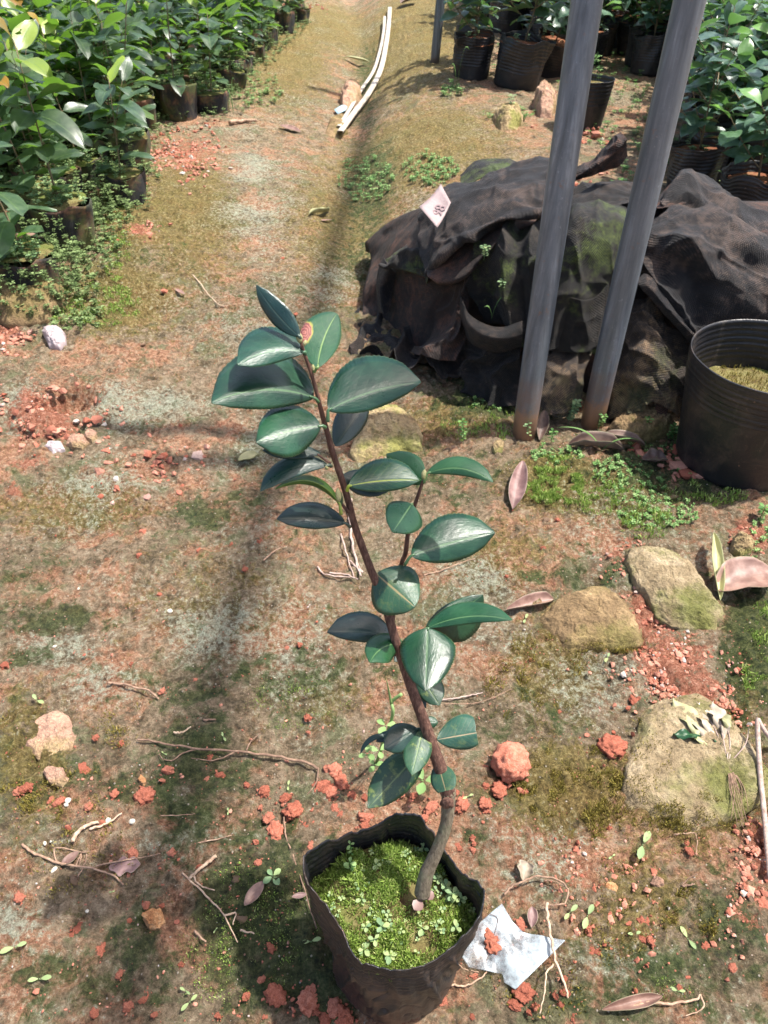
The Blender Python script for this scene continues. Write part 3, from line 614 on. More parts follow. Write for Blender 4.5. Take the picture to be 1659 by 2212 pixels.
small = [(c3(*p), s) for p, s in [((60, 315), 44), ((150, 210), 46), ((115, 145), 26), ((30, 245), 26), ((300, 100), 44), ((345, 120), 34), ((385, 75), 34), ((350, 15), 40), ((390, 40), 28), ((270, 85), 24), ((15, 115), 20),
    ((440, 140), 24), ((500, 145), 18), ((355, 195), 20), ((385, 235), 20), ((350, 262), 14), ((510, 240), 28), ((500, 280), 26), ((790, 245), 20), ((830, 195), 28), ((950, 120), 16), ((985, 175), 30), ((965, 200), 18), ((1035, 340), 12), ((1040, 370), 11), ((1035, 400), 14), ((960, 385), 18),
    ((745, 135), 16), ((655, 145), 16), ((600, 165), 10), ((690, 130), 12), ((40, 885), 24), ((240, 1095), 34), ((215, 1160), 34), ((270, 1190), 30), ((320, 1135), 18), ((350, 1170), 40), ((375, 1200), 44), ((400, 1235), 46), ((310, 1240), 30), ((15, 1215), 16), ((225, 1205), 14),
    ((885, 1145), 22), ((1035, 1020), 18), ((1130, 870), 40), ((1105, 830), 26), ((1130, 795), 16), ((1160, 800), 16), ((1110, 870), 24), ((1180, 990), 10), ((1265, 770), 26), ((1268, 832), 12), ((1240, 1160), 26), ((1490, 1105), 22), ((1485, 1035), 18), ((1440, 1120), 14), ((1465, 1160), 14),
    ((1615, 905), 20), ((1650, 910), 20), ((1530, 1220), 18), ((1600, 790), 20), ((1285, 115), 18), ((1095, 85), 16), ((1340, 1170), 14), ((1310, 1200), 16), ((1030, 1220), 12), ((215, 285), 20), ((240, 390), 22)]]
small += [(cL(*p), s) for p, s in [((430, 885), 30), ((405, 860), 16), ((345, 760), 24), ((30, 795), 16), ((130, 985), 28), ((90, 1000), 22), ((150, 975), 20), ((265, 1045), 20), ((310, 1055), 24), ((465, 1075), 20), ((205, 1105), 10), ((595, 1015), 24), ((845, 475), 18), ((685, 335), 13), ((1018, 420), 11),
    ((812, 140), 11), ((630, 750), 16), ((1100, 825), 18), ((875, 885), 24), ((1140, 920), 22), ((1080, 940), 16), ((1120, 960), 12), ((1375, 1000), 26), ((1285, 965), 14), ((690, 1320), 24), ((105, 1548), 26), ((760, 1590), 20), ((845, 1590), 12), ((675, 1668), 14), ((405, 1715), 24), ((380, 1745), 16), ((525, 1830), 34),
    ((1040, 1390), 14), ((1345, 1370), 18), ((1330, 1260), 14), ((1410, 1815), 20), ((1355, 1980), 22), ((1285, 2065), 20), ((740, 2070), 26), ((665, 2115), 22), ((490, 2150), 20), ((805, 2160), 14), ((1135, 2165), 18), ((1240, 2180), 14), ((1600, 615), 18), ((1605, 690), 10), ((160, 600), 8), ((1560, 235), 14), ((500, 715), 14), ((940, 1900), 16), ((620, 1950), 20), ((25, 340), 18), ((845, 940), 12), ((1355, 1080), 11), ((805, 1185), 12), ((1085, 1215), 12), ((530, 1165), 18), ((360, 1190), 14)]]
small += [(cR(*p), s) for p, s in [((865, 1240), 14), ((993, 1265), 16), ((930, 1440), 12), ((940, 1475), 20), ((875, 1680), 13), ((1108, 1735), 18), ((1115, 1810), 12), ((1005, 1880), 24), ((1125, 1970), 20), ((1043, 1960), 14), ((780, 1690), 14), ((740, 1720), 22), ((740, 1770), 30), ((775, 1855), 22), ((740, 1850), 16), ((525, 1905), 16), ((550, 1912), 10), ((900, 2060), 18),
    ((1080, 1300), 12), ((380, 60), 12), ((320, 180), 12), ((160, 300), 10), ((705, 835), 22), ((680, 862), 12), ((385, 880), 12), ((105, 955), 9), ((180, 1305), 8), ((1245, 945), 20), ((1250, 1700), 34), ((1180, 1630), 20), ((1200, 1745), 18), ((1240, 1800), 22), ((770, 1970), 16), ((450, 2190), 18), ((285, 2145), 12), ((25, 290), 9), ((20, 2010), 12)]]
small += [((370, 1655), 12), ((500, 1175), 11), ((430, 1190), 13), ((300, 1200), 14), ((345, 1285), 12), ((530, 1230), 14), ((620, 1400), 10), ((405, 1020), 18), ((330, 1010), 14), ((300, 1000), 12), ((355, 1030), 10), ((290, 985), 12), ((395, 1050), 10), ((310, 1150), 18), ((240, 1158), 12), ((560, 1170), 16), ((355, 630), 14), ((640, 680), 12), ((610, 560), 10), ((1145, 1425), 10), ((1190, 1470), 8)]
for (uv_, s_) in small: clod(uv_[0], uv_[1], s_)
WP = proto(lump_mesh(5, 2, 0.5, 0.7, 0.3), 'pebble', M['pebble'])
for (p, s_) in [((548, 1070), 10), ((565, 1148), 15), ((635, 1125), 11), ((690, 1155), 17), ((345, 1068), 12), ((355, 1045), 16), ((265, 1258), 6), ((285, 1405), 16), ((1030, 695), 6), ((998, 1492), 9), ((235, 1268), 10), ((885, 60), 15), ((455, 1620), 10)]:
    clod(*cL(*p), s_, 'small off white pebble on the ground left of the sapling', 'off white pebbles', WP, name='pebble', cat='pebble')
for (u, v, s_) in [(118, 1397, 9), (170, 1272, 7), (1000, 1130, 6), (405, 1030, 8)]:
    clod(u, v, s_, 'small off white pebble on the ground left of the sapling', 'off white pebbles', WP, name='pebble', cat='pebble')
PP = proto(lump_mesh(9, 2, 0.6, 0.7, 0.3), 'pebble', M['rock_pink'])
for (uv_, s_) in [(cL(1542, 1328), 20), (cL(388, 1458), 22), (cL(1262, 1660), 24), (cL(1230, 1455), 20), (c3(165, 425), 21), ((262, 1183), 17), ((405, 1100), 11), (cR(805, 1615), 10), (cR(975, 435), 14), (cR(330, 60), 18), ((310, 745), 12), ((1050, 1420), 9), ((640, 1170), 20), (cR(1205, 1680), 16), (cR(1180, 1640), 18)]:
    clod(uv_[0], uv_[1], s_, 'small pink pebble on the open ground', 'pink pebbles', PP, name='pebble', cat='pebble')

# red gravel: too many grains to count
m = MB(); iv, if_ = ICO[1]
def grains(u, v, ru, rv, n, a, b, cluster=1.0):
    for k in range(n):
        for _ in range(6):
            uu, vv = (u+ru*.62*rs.randn(), v+rv*.62*rs.randn()) if cluster == 1 else (u+ru*rs.uniform(-1, 1), v+rv*rs.uniform(-1, 1))
            if n2(uu*.035, vv*.05, 12)+.5*n2(uu*.1, vv*.14, 3) > rs.uniform(-.45, .15): break
        d = ray(uu, vv); q = CAM+d*(-CAM[2]/d[2]); z = G(q[0], q[1]); q = CAM+d*((z-CAM[2])/d[2])
        s_ = (a+(b-a)*rs.rand()**2.2)*rs.uniform(.7, 1.2)/2
        vv_ = iv*(1+0.35*rs.randn(len(iv), 1).clip(-1, 1))*np.array([s_*rs.uniform(.7, 1.3), s_*rs.uniform(.7, 1.3), s_*.8])
        m.add(vv_+np.array([q[0], q[1], z+s_*0.12]), if_, c=(rs.rand(), rs.rand(), 0, 1))
for g_ in [(1400, 1340, 50, 100, 260), (1450, 1430, 90, 75, 700), (1520, 1500, 100, 60, 700), (1560, 1580, 60, 60, 90), (1640, 1850, 40, 80, 160), (1620, 1960, 60, 110, 190), (1280, 1900, 90, 90, 200), (1360, 1200, 60, 45, 120), (1620, 1165, 45, 40, 140), (1360, 1960, 120, 140, 120)]:
    grains(*g_, 0.002, 0.0095)
for g_ in [(405, 335, 75, 45, 900), (300, 505, 45, 18, 60), (15, 725, 40, 40, 110), (130, 905, 95, 62, 260), (330, 1010, 120, 60, 90)]: grains(*g_, 0.005, 0.020)
for g_ in [(1180, 400, 60, 50, 60), (1250, 300, 60, 60, 80), (1290, 560, 300, 300, 0), (640, 15, 50, 12, 60), (1260, 190, 40, 20, 60), (1500, 1000, 90, 30, 100)]: grains(*g_, 0.012, 0.035)
for g_ in [(830, 1500, 830, 690, 900)]: grains(*g_, 0.0015, 0.0045, 2)
for g_ in [(830, 1750, 820, 450, 500)]: grains(*g_, 0.002, 0.006, 2)
for (x, y, r) in CR:
    for k in range(rs.randint(5, 14)):
        a_ = rs.uniform(0, 6.283); dd = r*(1+abs(rs.randn())*.8); q = (x+dd*math.cos(a_), y+dd*math.sin(a_)); s_ = r*rs.uniform(.05, .24)
        vv_ = iv*(1+0.4*rs.randn(len(iv), 1).clip(-1, 1))*s_; m.add(vv_+np.array([q[0], q[1], G(*q)+s_*.4]), if_, c=(rs.uniform(0, .35), 0, 0, 1))
o = m.build('gravel', M['clay_grit'], smooth=False); tag(o, kind='stuff')
# ------------------------------------------------------------------ leaves
def prof(s, sharp=1.0, wide=0.46):
    """half width of a camellia leaf along its length, 0..1"""
    a = np.clip(s, 0, 1); p = wide
    x = np.where(a < p, 0.5*a/p, 0.5+0.5*(a-p)/(1-p))
    y = np.sin(np.pi*x)**0.66
    tip = ss(0.84, 1.0, a); return y*(1-0.30*sharp*tip)
def leaf_mesh(B, T, wa, wb, tB=None, tT=None, bow=0.0, sag=0.0, ka=None, kb=None, wide=0.46, cut=1.0, nL=72, nW=5, teeth=1.0, curl=0.20, sharp=1.0, seed=0, wav=1.0, depth=None, jag=0.0):
    B = np.array(B, float); T = np.array(T, float); d = T-B; L = np.hypot(*d); n = np.array([d[1], -d[0]])/L
    if tB is None: tB = depth(B[1])
    if tT is None: tT = tB+0.42*(B[1]-T[1])*tB/F_
    mid = (B+T)/2+n*bow*2
    s = np.linspace(0.0, cut, nL)
    M_ = ((1-s)**2)[:, None]*B+(2*s*(1-s))[:, None]*mid+(s**2)[:, None]*T
    tt = tB+(tT-tB)*s+sag*s*s
    tg = np.gradient(M_, axis=0); tg /= np.linalg.norm(tg, axis=1)[:, None]
    nn = np.stack([tg[:, 1], -tg[:, 0]], -1)
    up_a = -n[1]                                          # how far side a points up in the picture
    def kk(up): return (0.62*up if up > 0 else 0.30*up)-0.10
    if ka is None: ka = kk(up_a)
    if kb is None: kb = kk(-up_a)
    w = prof(s, sharp, wide)
    if cut < 1: w = prof(s*0.9, 0, wide)
    saw = 0.045*teeth*((s*26) % 1.0)*np.clip(w*3, 0, 1)
    g = np.zeros((nL, 2*nW+1, 3)); uv = np.zeros((nL, 2*nW+1, 2))
    for j in range(-nW, nW+1):
        c = abs(j)/nW; side = 1 if j > 0 else -1
        ww = wa if j > 0 else wb; k = ka if j > 0 else kb
        wl = w*ww*c*(1+(saw if c == 1 else 0)*(1 if ww > 1e-6 else 0))
        ph = seed*1.7+side
        ripple = wav*(0.05*np.sin(s*9+ph)+.07*n2(s*5+ph, s*0+seed, 3))*c*c
        jl = 0
        if jag and j != 0: jl = jag*n2(np.array([c*3*side]), np.array([seed]), 2)[0]*ss(0.6, 1, s)*L
        px = M_+nn*(side*wl)[:, None]+tg*(jl if np.ndim(jl) else np.zeros(nL))[:, None]
        dt = (k*wl + curl*wl*c*1.0 + ripple*ww)*tt/F_
        t_ = tt+dt
        g[:, j+nW] = CAM+t_[:, None]*(FW+((px[:, 0]-829.5)/F_)[:, None]*RT-((px[:, 1]-1106)/F_)[:, None]*UP)
        uv[:, j+nW, 0] = s; uv[:, j+nW, 1] = side*c
    m = MB(); m.grid(g, uv=uv, flip=True); return m
def c1(x, y): return (405+.4394*x, 583.2+.4394*y)
def c2(x, y): return (607.5+.34177*x, 1174.5+.34177*y)

# ------------------------------------------------------------------ the sapling in its black bag
rimpx = [(200, 430, .205), (202, 500, .203), (235, 590, .200), (300, 655, .197), (345, 730, .193), (390, 795, .188), (425, 880, .183), (475, 945, .180), (550, 972, .180), (650, 988, .181), (780, 972, .184), (900, 905, .188), (1000, 812, .193),
    (1062, 735, .198), (1088, 650, .200), (1088, 590, .200), (1050, 540, .200), (990, 517, .196), (930, 450, .192), (880, 375, .192), (845, 320, .198), (800, 270, .205), (765, 232, .208), (700, 220, .208), (620, 238, .205), (560, 275, .200), (470, 305, .200), (400, 328, .200), (300, 368, .203), (235, 405, .206)]
rim = np.array([at_z(*c3(x, y), z) for x, y, z in rimpx])
POT = np.array([rim[:, 0].mean(), rim[:, 1].mean()]); pot_z = G(*POT)
sap = empty('potted_camellia', (POT[0], POT[1], pot_z), 'tall young camellia with glossy leaves in a torn black grow bag in the foreground', 'potted plant')
LOCP = np.array([POT[0], POT[1], pot_z])
def loc(m):
    for i in range(len(m.v)): m.v[i] = m.v[i]-LOCP
    return m
nr = 300
rimc = cr(np.vstack([rim, rim[:1]]), nr+1)[:nr]
ang = np.arctan2(rimc[:, 1]-POT[1], rimc[:, 0]-POT[0])
rad_top = np.hypot(rimc[:, 0]-POT[0], rimc[:, 1]-POT[1])
jagz = 0.005*fb2(np.arange(nr)*0.16, np.zeros(nr), 5, 3)+0.0016*np.sign(n2(np.arange(nr)*0.3, np.zeros(nr), 8))
prof_h = [(0.0, .92), (0.012, .97), (0.05, .99), (0.10, 1.0), (0.14, 1.0)]
rows = []; cb = POT+np.array([0.004, 0.004])
hs = np.concatenate([np.linspace(0, 1, 90)])
for h in hs:
    f = ss(0, 1, h)*0.7+0.3*h
    rb = 0.074*(1+0.015*np.sin(ang*3+1)) * (0.90+0.10*min(1, h*12))
    r = rb*(1-f)+rad_top*f
    r = r+0.0022*np.sin(ang*7+h*5)*math.sin(math.pi*h)+0.004*fb2(np.cos(ang)*2+5, np.sin(ang)*2+h*4, 3, 3)*math.sin(math.pi*min(1, h*1.02))
    q1 = n2(np.cos(ang)*4+h*1.2, np.sin(ang)*4+h*2.2, 41); q2 = n2(np.cos(ang)*9+3, np.sin(ang)*9+h*6, 43)
    r = r+math.sin(math.pi*min(1, .12+h*.85))*(0.0050*(1-np.abs(q1)*3.5)**3*(np.abs(q1) < .28)-0.0030*(1-np.abs(q2)*4)**3*(np.abs(q2) < .25))
    if h > .62: r = r+0.0013*math.sin((h-.62)*150)*(1-0.3*h)      # moulded rings under the rim
    z = h*(rimc[:, 2]-pot_z+jagz*(h > .9))
    cc = cb*(1-f)+POT*f
    rows.append(np.stack([cc[0]+r*np.cos(ang), cc[1]+r*np.sin(ang), z+pot_z], -1))
m = MB(); m.grid(np.array(rows), wrap=True)
m.f.append(tuple(range(nr))[::-1]); m.mi.append(0)
bag = loc(m).build('grow_bag', M['bag'], sap); solid(bag, 0.0008, -1)
# soil mound and moss
def soil_h(x, y):
    dx, dy = x-POT[0], y-POT[1]; r = np.hypot(dx, dy)/0.086
    return pot_z+0.160+0.013*np.exp(-(((dx+0.035)/0.04)**2+((dy-0.012)/0.045)**2))+0.008*fb2(x*30, y*30, 21, 2)+0.010*np.clip(fb2(x*55, y*55, 28, 2), -.1, 1)-0.012*ss(.6, 1.05, r)+0.004*(dx/0.08)
def rad_at(a, z=0.85): return np.interp(a, np.sort(ang), rad_top[np.argsort(ang)], period=2*math.pi)
an = np.linspace(-math.pi, math.pi, 120, endpoint=False); rr = rad_at(an)
g = []
for f in np.linspace(0.02, 0.965, 34):
    x = POT[0]+rr*f*np.cos(an); y = POT[1]+rr*f*np.sin(an); g.append(np.stack([x, y, soil_h(x, y)], -1))
m = MB(); m.grid(np.array(g), wrap=True, flip=True); m.f.append(tuple(range(120))); m.mi.append(0)
loc(m).build('soil', M['soil'], sap)
def blades(m, n, samp, hmin, hmax, wd, lean=0.7, seg=1, tone=None):
    """n small pointed leaves; samp() -> (x, y, z, density scale)"""
    V = []; Fc = []; Cc = []
    for k in range(n):
        x, y, z, sc = samp()
        h = rs.uniform(hmin, hmax)*sc; a = rs.uniform(0, 6.283); l = rs.uniform(0, lean)
        dx, dy = math.cos(a), math.sin(a); tip = np.array([x+dx*h*l, y+dy*h*l, z+h*math.sqrt(max(0.05, 1-l*l*.6))])
        b = rs.uniform(0, 6.283); wx, wy = math.cos(b)*wd*sc, math.sin(b)*wd*sc
        mid = np.array([x+dx*h*l*.35, y+dy*h*l*.35, z+h*.5])
        o = len(V); V += [(x-wx*.5, y-wy*.5, z-.001), (x+wx*.5, y+wy*.5, z-.001), (mid[0]+wx, mid[1]+wy, mid[2]), (mid[0]-wx, mid[1]-wy, mid[2]), tuple(tip)]
        Fc += [(o, o+1, o+2, o+3), (o+3, o+2, o+4)]
        t1 = rs.rand(); t2 = 1.0 if rs.rand() < (tone or 0.12) else 0.0
        Cc += [(t1, t2*rs.rand(), 0, 1)]*5
    m.add(V, Fc, c=np.array(Cc))
def pot_samp():
    while True:
        a = rs.uniform(-math.pi, math.pi); r = math.sqrt(rs.rand())*0.95
        rr_ = float(rad_at(a))*r; x = POT[0]+rr_*math.cos(a); y = POT[1]+rr_*math.sin(a)
        d = float(fb2(x*38, y*38, 31, 3))+0.10*(x < POT[0]+.01)+.06
        if d > rs.uniform(-.25, .2): return x, y, float(soil_h(x, y)), 0.7+0.7*max(0, d)
m = MB(); blades(m, 17000, pot_samp, 0.003, 0.0095, 0.0008, 0.9, tone=.2)
tag(loc(m).build('moss', M['moss'], sap), kind='stuff')
# leafy rosettes
def rosette(m, p, r, n=6, tone=0.5, lift=0.35, aspect=0.5, ph=None, cup=0.0):
    ph = rs.uniform(0, 6.28) if ph is None else ph
    for k in range(n):
        a = ph+k*6.283/n+rs.uniform(-.25, .25); R_ = r*rs.uniform(.75, 1.15); d = np.array([math.cos(a), math.sin(a), 0]); sd_ = np.array([-d[1], d[0], 0])
        st = np.array([0.12, .35, .6, .85, 1.0]); wd = np.array([.12, .7, 1.0, .75, .12])*R_*aspect*.5
        g = np.zeros((5, 3, 3))
        for i in range(5):
            c_ = np.asarray(p)+d*R_*st[i]+np.array([0, 0, R_*(lift*st[i]-lift*.55*st[i]**2)])
            g[i, 0] = c_-sd_*wd[i]+np.array([0, 0, wd[i]*.3]); g[i, 1] = c_; g[i, 2] = c_+sd_*wd[i]+np.array([0, 0, wd[i]*.3])
        m.grid(g, c=(rs.rand(), (rs.rand() < tone)*rs.uniform(.3, 1), 0, 1))
def weed(m, p, h, n=5, r=0.008, lean=(0, 0), leafn=3, tone=.3, stem_r=0.0006):
    p = np.asarray(p, float); top = p+np.array([lean[0], lean[1], h])
    pts = np.array([p, p*.5+top*.5+np.array([rs.uniform(-1, 1)*h*.08, rs.uniform(-1, 1)*h*.08, 0]), top]); pts = cr(pts, 8)
    m.tube(pts, stem_r, 5, c=(.3, 0, 0, 1))
    for k in range(n):
        q = pts[min(7, 2+int(k*6/n))]
        rosette(m, q, r*(0.7+.5*k/n), leafn, tone, .3, .62)
for nm, (x, y), hh, nn_, r_ in [('weed', (430, 500), .022, 4, .008), ('weed', (437, 425), .03, 3, .006), ('weed', (930, 640), .014, 6, .0085), ('weed', (900, 600), .012, 4, .008), ('weed', (860, 560), .01, 3, .007), ('weed', (785, 790), .006, 2, .010),
        ('weed', (585, 790), .010, 4, .009), ('weed', (510, 790), .008, 3, .008), ('weed', (945, 800), .012, 4, .008), ('weed', (630, 930), .008, 4, .009), ('weed', (500, 900), .006, 3, .009), ('weed', (560, 480), .006, 2, .009), ('weed', (790, 400), .008, 2, .008), ('weed', (550, 850), .008, 3, .008), ('weed', (970, 660), .014, 3, .008), ('weed', (490, 650), .008, 2, .008)]:
    p = at_z(*c3(x, y), .17); z = float(soil_h(p[0], p[1])); p = at_z(*c3(x, y), z)
    m = MB(); weed(m, (p[0], p[1], z), hh, nn_, r_*.8, tone=.6); loc(m).build('weed', M['weed_pale'] if x > 480 else M['weed'], sap)
m = MB()
for k in range(120):
    a_ = rs.uniform(-math.pi, math.pi); r_ = math.sqrt(rs.uniform(.05, .9)); rr_ = float(rad_at(a_))*r_; x_, y_ = POT[0]+rr_*math.cos(a_), POT[1]+rr_*math.sin(a_)
    if fb2(x_*40, y_*40, 61, 2) < -.05: continue
    rosette(m, (x_, y_, float(soil_h(x_, y_))+rs.uniform(.001, .006)), rs.uniform(.002, .0045), rs.randint(2, 5), .7, .3, .75)
tag(loc(m).build('creeping_weeds', M['weed_pale'], sap), kind='stuff')
m = MB(); p = at_z(*c3(790, 650), .172); rosette(m, p+np.array([0, 0, .003]), .014, 2, 0, .3, .9, ph=3.9)
loc(m).build('fallen_petal', M['dry_purple'], sap)
# stem
t_of_v = lambda v: float(np.interp(v, [580, 750, 1910, 1990], [.475, .50, .735, .752]))
stem_px = [c3(785, 615), c3(795, 560), c3(812, 500), c3(845, 430), c3(880, 345), c3(905, 260), c3(912, 190), c3(915, 120), c2(1052, 1560), c2(1000, 1400), c2(960, 1290), c2(905, 1130), c2(860, 1010), c2(812, 880), c2(775, 770), c2(735, 650), c2(690, 500), c2(655, 380), c2(575, 185),
    c1(870, 1390), c1(820, 1250), c1(795, 1150), c1(765, 1050), c1(735, 960), c1(708, 880), c1(690, 810), c1(665, 720), c1(640, 620), c1(612, 520), c1(585, 440), c1(566, 385), c1(556, 340)]
sw = [35, 33, 31, 28, 27, 27, 30, 31, 31, 29, 27, 25, 23.5, 22, 21, 20, 19.5, 19, 17.5, 16.5, 15.5, 15, 14.5, 13.5, 14, 12, 11, 9.5, 8.5, 8, 8, 7]
P3 = np.array([at_depth(u, v, t_of_v(v)) for u, v in stem_px]); R3 = np.array([w_*t_of_v(v)/F_/2 for (u, v), w_ in zip(stem_px, sw)])
PS = cr(P3, 240); RS = cr(R3, 240)
k_ = np.arange(240); RS = RS*(1+0.05*np.sin(k_*1.3)*n2(k_*.2, k_*0, 2)+0.10*np.exp(-((k_-175)/2.0)**2)+0.16*np.exp(-((k_-62)/4.0)**2))
ns = 60
m = MB(); m.tube(PS[:ns+3], RS[:ns+3], 14); loc(m).build('stem', M['bark_grey'], sap)['label'] = 'grey lower stem'
m = MB(); m.tube(PS[ns:], RS[ns:], 14); loc(m).build('stem', M['bark'], sap)
m = MB()
gp = at_depth(*c2(1050, 1640), t_of_v(1735)-.008)
v_, f_ = ICO[3]; m.add(v_*(1+.35*fb3(v_*3, 4, 3))[:, None]*np.array([.0065, .004, .0085])+gp, f_); loc(m).build('graft_scar', M['bark'], sap)
# side branch with bud
br_px = [c2(725, 700), c2(700, 560), c2(715, 380), c2(745, 200), c2(765, 110), c1(1072, 1390), c1(1085, 1290), c1(1110, 1180), c1(1140, 1090), c1(1158, 1035)]
bw = [11, 10.5, 10, 10, 10, 10.5, 10, 9.5, 8, 6.5]; bt = [.652, .66, .655, .63, .612, .600, .588, .574, .562, .556]
BP = cr(np.array([at_depth(u, v, t) for (u, v), t in zip(br_px, bt)]), 80); BR = cr(np.array([w_*t/F_/2 for w_, t in zip(bw, bt)]), 80)
m = MB(); m.tube(BP, BR, 10); branch = loc(m).build('branch', M['bark'], sap)
for (a, b, ta, tb, wd) in [(c1(800, 1262), c1(770, 1240), .575, .572, 6), (c1(705, 950), c1(640, 905), .533, .528, 6), (c1(790, 1190), c1(745, 1125), .567, .562, 8), (c2(945, 1240), c2(985, 1235), .68, .675, 8)]:
    m = MB(); q = cr(np.array([at_depth(*a, ta), at_depth((a[0]+b[0])/2, (a[1]+b[1])/2+1.5, (ta+tb)/2), at_depth(*b, tb)]), 8); m.tube(q, np.linspace(wd, wd*.7, 8)*ta/F_/2, 8); loc(m).build('twig', M['bark'], sap)
def bud(px, t, L, W, dirv=(0, -1)):
    p = at_depth(*px, t); q = at_depth(px[0]+dirv[0]*L, px[1]+dirv[1]*L, t); k = np.linspace(0, 1, 9)
    m = MB(); m.tube(p+(q-p)*k[:, None], W*t/F_/2*np.sin(np.pi*(0.12+.86*k))**.8+1e-5, 9); loc(m).build('bud', M['bud'], sap)
bud(c1(554, 358), .497, 24, 15, (-.15, -1)); bud(c1(572, 372), .496, 14, 9, (.35, -.9)); bud(c1(1160, 1030), .555, 22, 13, (.12, -1)); bud(c1(620, 495), .502, 14, 7, (-.1, -1)); bud(c1(690, 968), .53, 10, 10, (-.6, .5)); bud(c1(742, 1140), .552, 30, 15, (-.05, -1))
LEAF_N = [0]
def leaf(B, T, wa, wb, mat='leaf', at=None, lab=None, **k):
    LEAF_N[0] += 1
    tB = k.pop('tB', None)
    if tB is None: tB = t_of_v(B[1])-.002
    m = leaf_mesh(B, T, wa, wb, tB=tB, seed=LEAF_N[0], **k)
    if at is not None:
        ta = k.get('tA', tB); A = at_depth(*at, tB+.003); Bp = m.v[0][5]
        q = cr(np.array([A, (A+Bp)/2+np.array([0, 0, .0008]), Bp, m.v[0][11*3+5]]), 10)
        m.tube(q, np.linspace(1.5, .8, 10)*.00085, 7, c=(0, 0, 0, 1)); n_ = 70
        m.uv[-1] = np.tile([0.3, 0.0], (len(m.v[-1]), 1))
    o = loc(m).build('leaf', M[mat], sap); solid(o, 0.0004, 0)
    if lab: o['label'] = lab
    return o
A4 = .4394; A3 = .34177
# upper part (crop 1 picture points)
leaf(c1(552, 328), c1(338, 73), 44*A4, 62*A4, 'leaf_dark', bow=7, at=c1(556, 350), ka=.3, kb=-.3, tT=.49, wide=.42)
leaf(c1(575, 405), c1(246, 470), 62*A4, 122*A4, 'leaf', bow=-16, at=c1(580, 415), kb=.75, ka=-.2, wide=.56, tT=.475)
leaf(c1(640, 480), c1(735, 215), 118*A4, 78*A4, 'leaf_blotch', bow=8, at=c1(622, 500), tB=.508, tT=.545, ka=-.1, kb=.05, wide=.52, sharp=-.3, lab='leaf with a ringed brown blotch on its left edge')
leaf(c1(620, 628), c1(118, 655), 92*A4, 200*A4, 'leaf', bow=-22, at=c1(645, 650), kb=.8, ka=-.2, wide=.48, tT=.475, lab='broad dark leaf, the farthest left')
leaf(c1(692, 690), c1(1148, 552), 178*A4, 82*A4, 'leaf', bow=10, at=c1(690, 745), ka=.42, kb=-.1, wide=.45, tB=.515, tT=.530, lab='broad glossy leaf, highest on the right')
leaf(c1(728, 866), c1(882, 640), 84*A4, 62*A4, 'leaf_dark', tB=.545, tT=.575, wide=.55, ka=.2, kb=.3)
leaf(c1(655, 768), c1(338, 850), 122*A4, 132*A4, 'leaf', bow=-6, at=c1(678, 775), kb=.7, ka=-.15, wide=.52, tB=.512, tT=.485)
leaf(c1(655, 905), c1(370, 888), 42*A4, 40*A4, 'leaf_dark', tB=.53, tT=.525, bow=-4, wide=.6)
leaf(c1(690, 962), c1(358, 1090), 46*A4, 58*A4, 'leaf_dark', bow=-22, tB=.531, tT=.51, kb=.6, ka=-.4, at=c1(706, 965), wide=.5)
leaf(c1(748, 1150), c1(430, 1078), 20*A4, 26*A4, 'leaf_fold', bow=-34, tB=.553, tT=.515, kb=1.4, ka=1.0, at=c1(756, 1200), wide=.45, lab='narrow arching leaf showing its yellow underside')
leaf(c1(752, 1165), c1(738, 1070), 16*A4, 18*A4, 'leaf_fold', tB=.562, tT=.560)
leaf(c1(775, 1245), c1(438, 1225), 46*A4, 84*A4, 'leaf_dark', bow=-4, tB=.57, tT=.55, kb=.7, ka=-.3, at=c1(800, 1265), wide=.5)
leaf(c1(792, 1062), c1(1140, 1035), 108*A4, 52*A4, 'leaf_yellow_rib', bow=5, tB=.547, tT=.556, ka=.45, kb=-.15, at=c1(785, 1085), wide=.52, lab='leaf with a bright yellow midrib')
leaf(c1(762, 1010), c1(985, 1090), 60*A4, 62*A4, 'leaf_dark', tB=.565, tT=.575, bow=0, wide=.45)
leaf(c1(1170, 1045), c1(978, 905), 56*A4, 88*A4, 'leaf_pale', tB=.562, tT=.585, bow=3, ka=.0, kb=.2, wide=.45)
leaf(c1(1180, 1000), c1(1502, 1045), 58*A4, 34*A4, 'leaf_pale', bow=20, tB=.554, tT=.54, ka=.6, kb=-.1, at=c1(1160, 1045), wide=.5)
leaf(c1(1102, 1150), c1(1008, 1290), 100*A4, 92*A4, 'leaf_pale', tB=.566, tT=.535, ka=.10, kb=.15, at=c1(1108, 1190), wide=.40, curl=.3, lab='folded leaf on the side branch seen end on')
leaf(c1(1100, 1405), c1(1512, 1292), 138*A4, 92*A4, 'leaf', bow=4, tB=.585, tT=.598, ka=.42, kb=-.15, at=c1(1068, 1450), wide=.5)
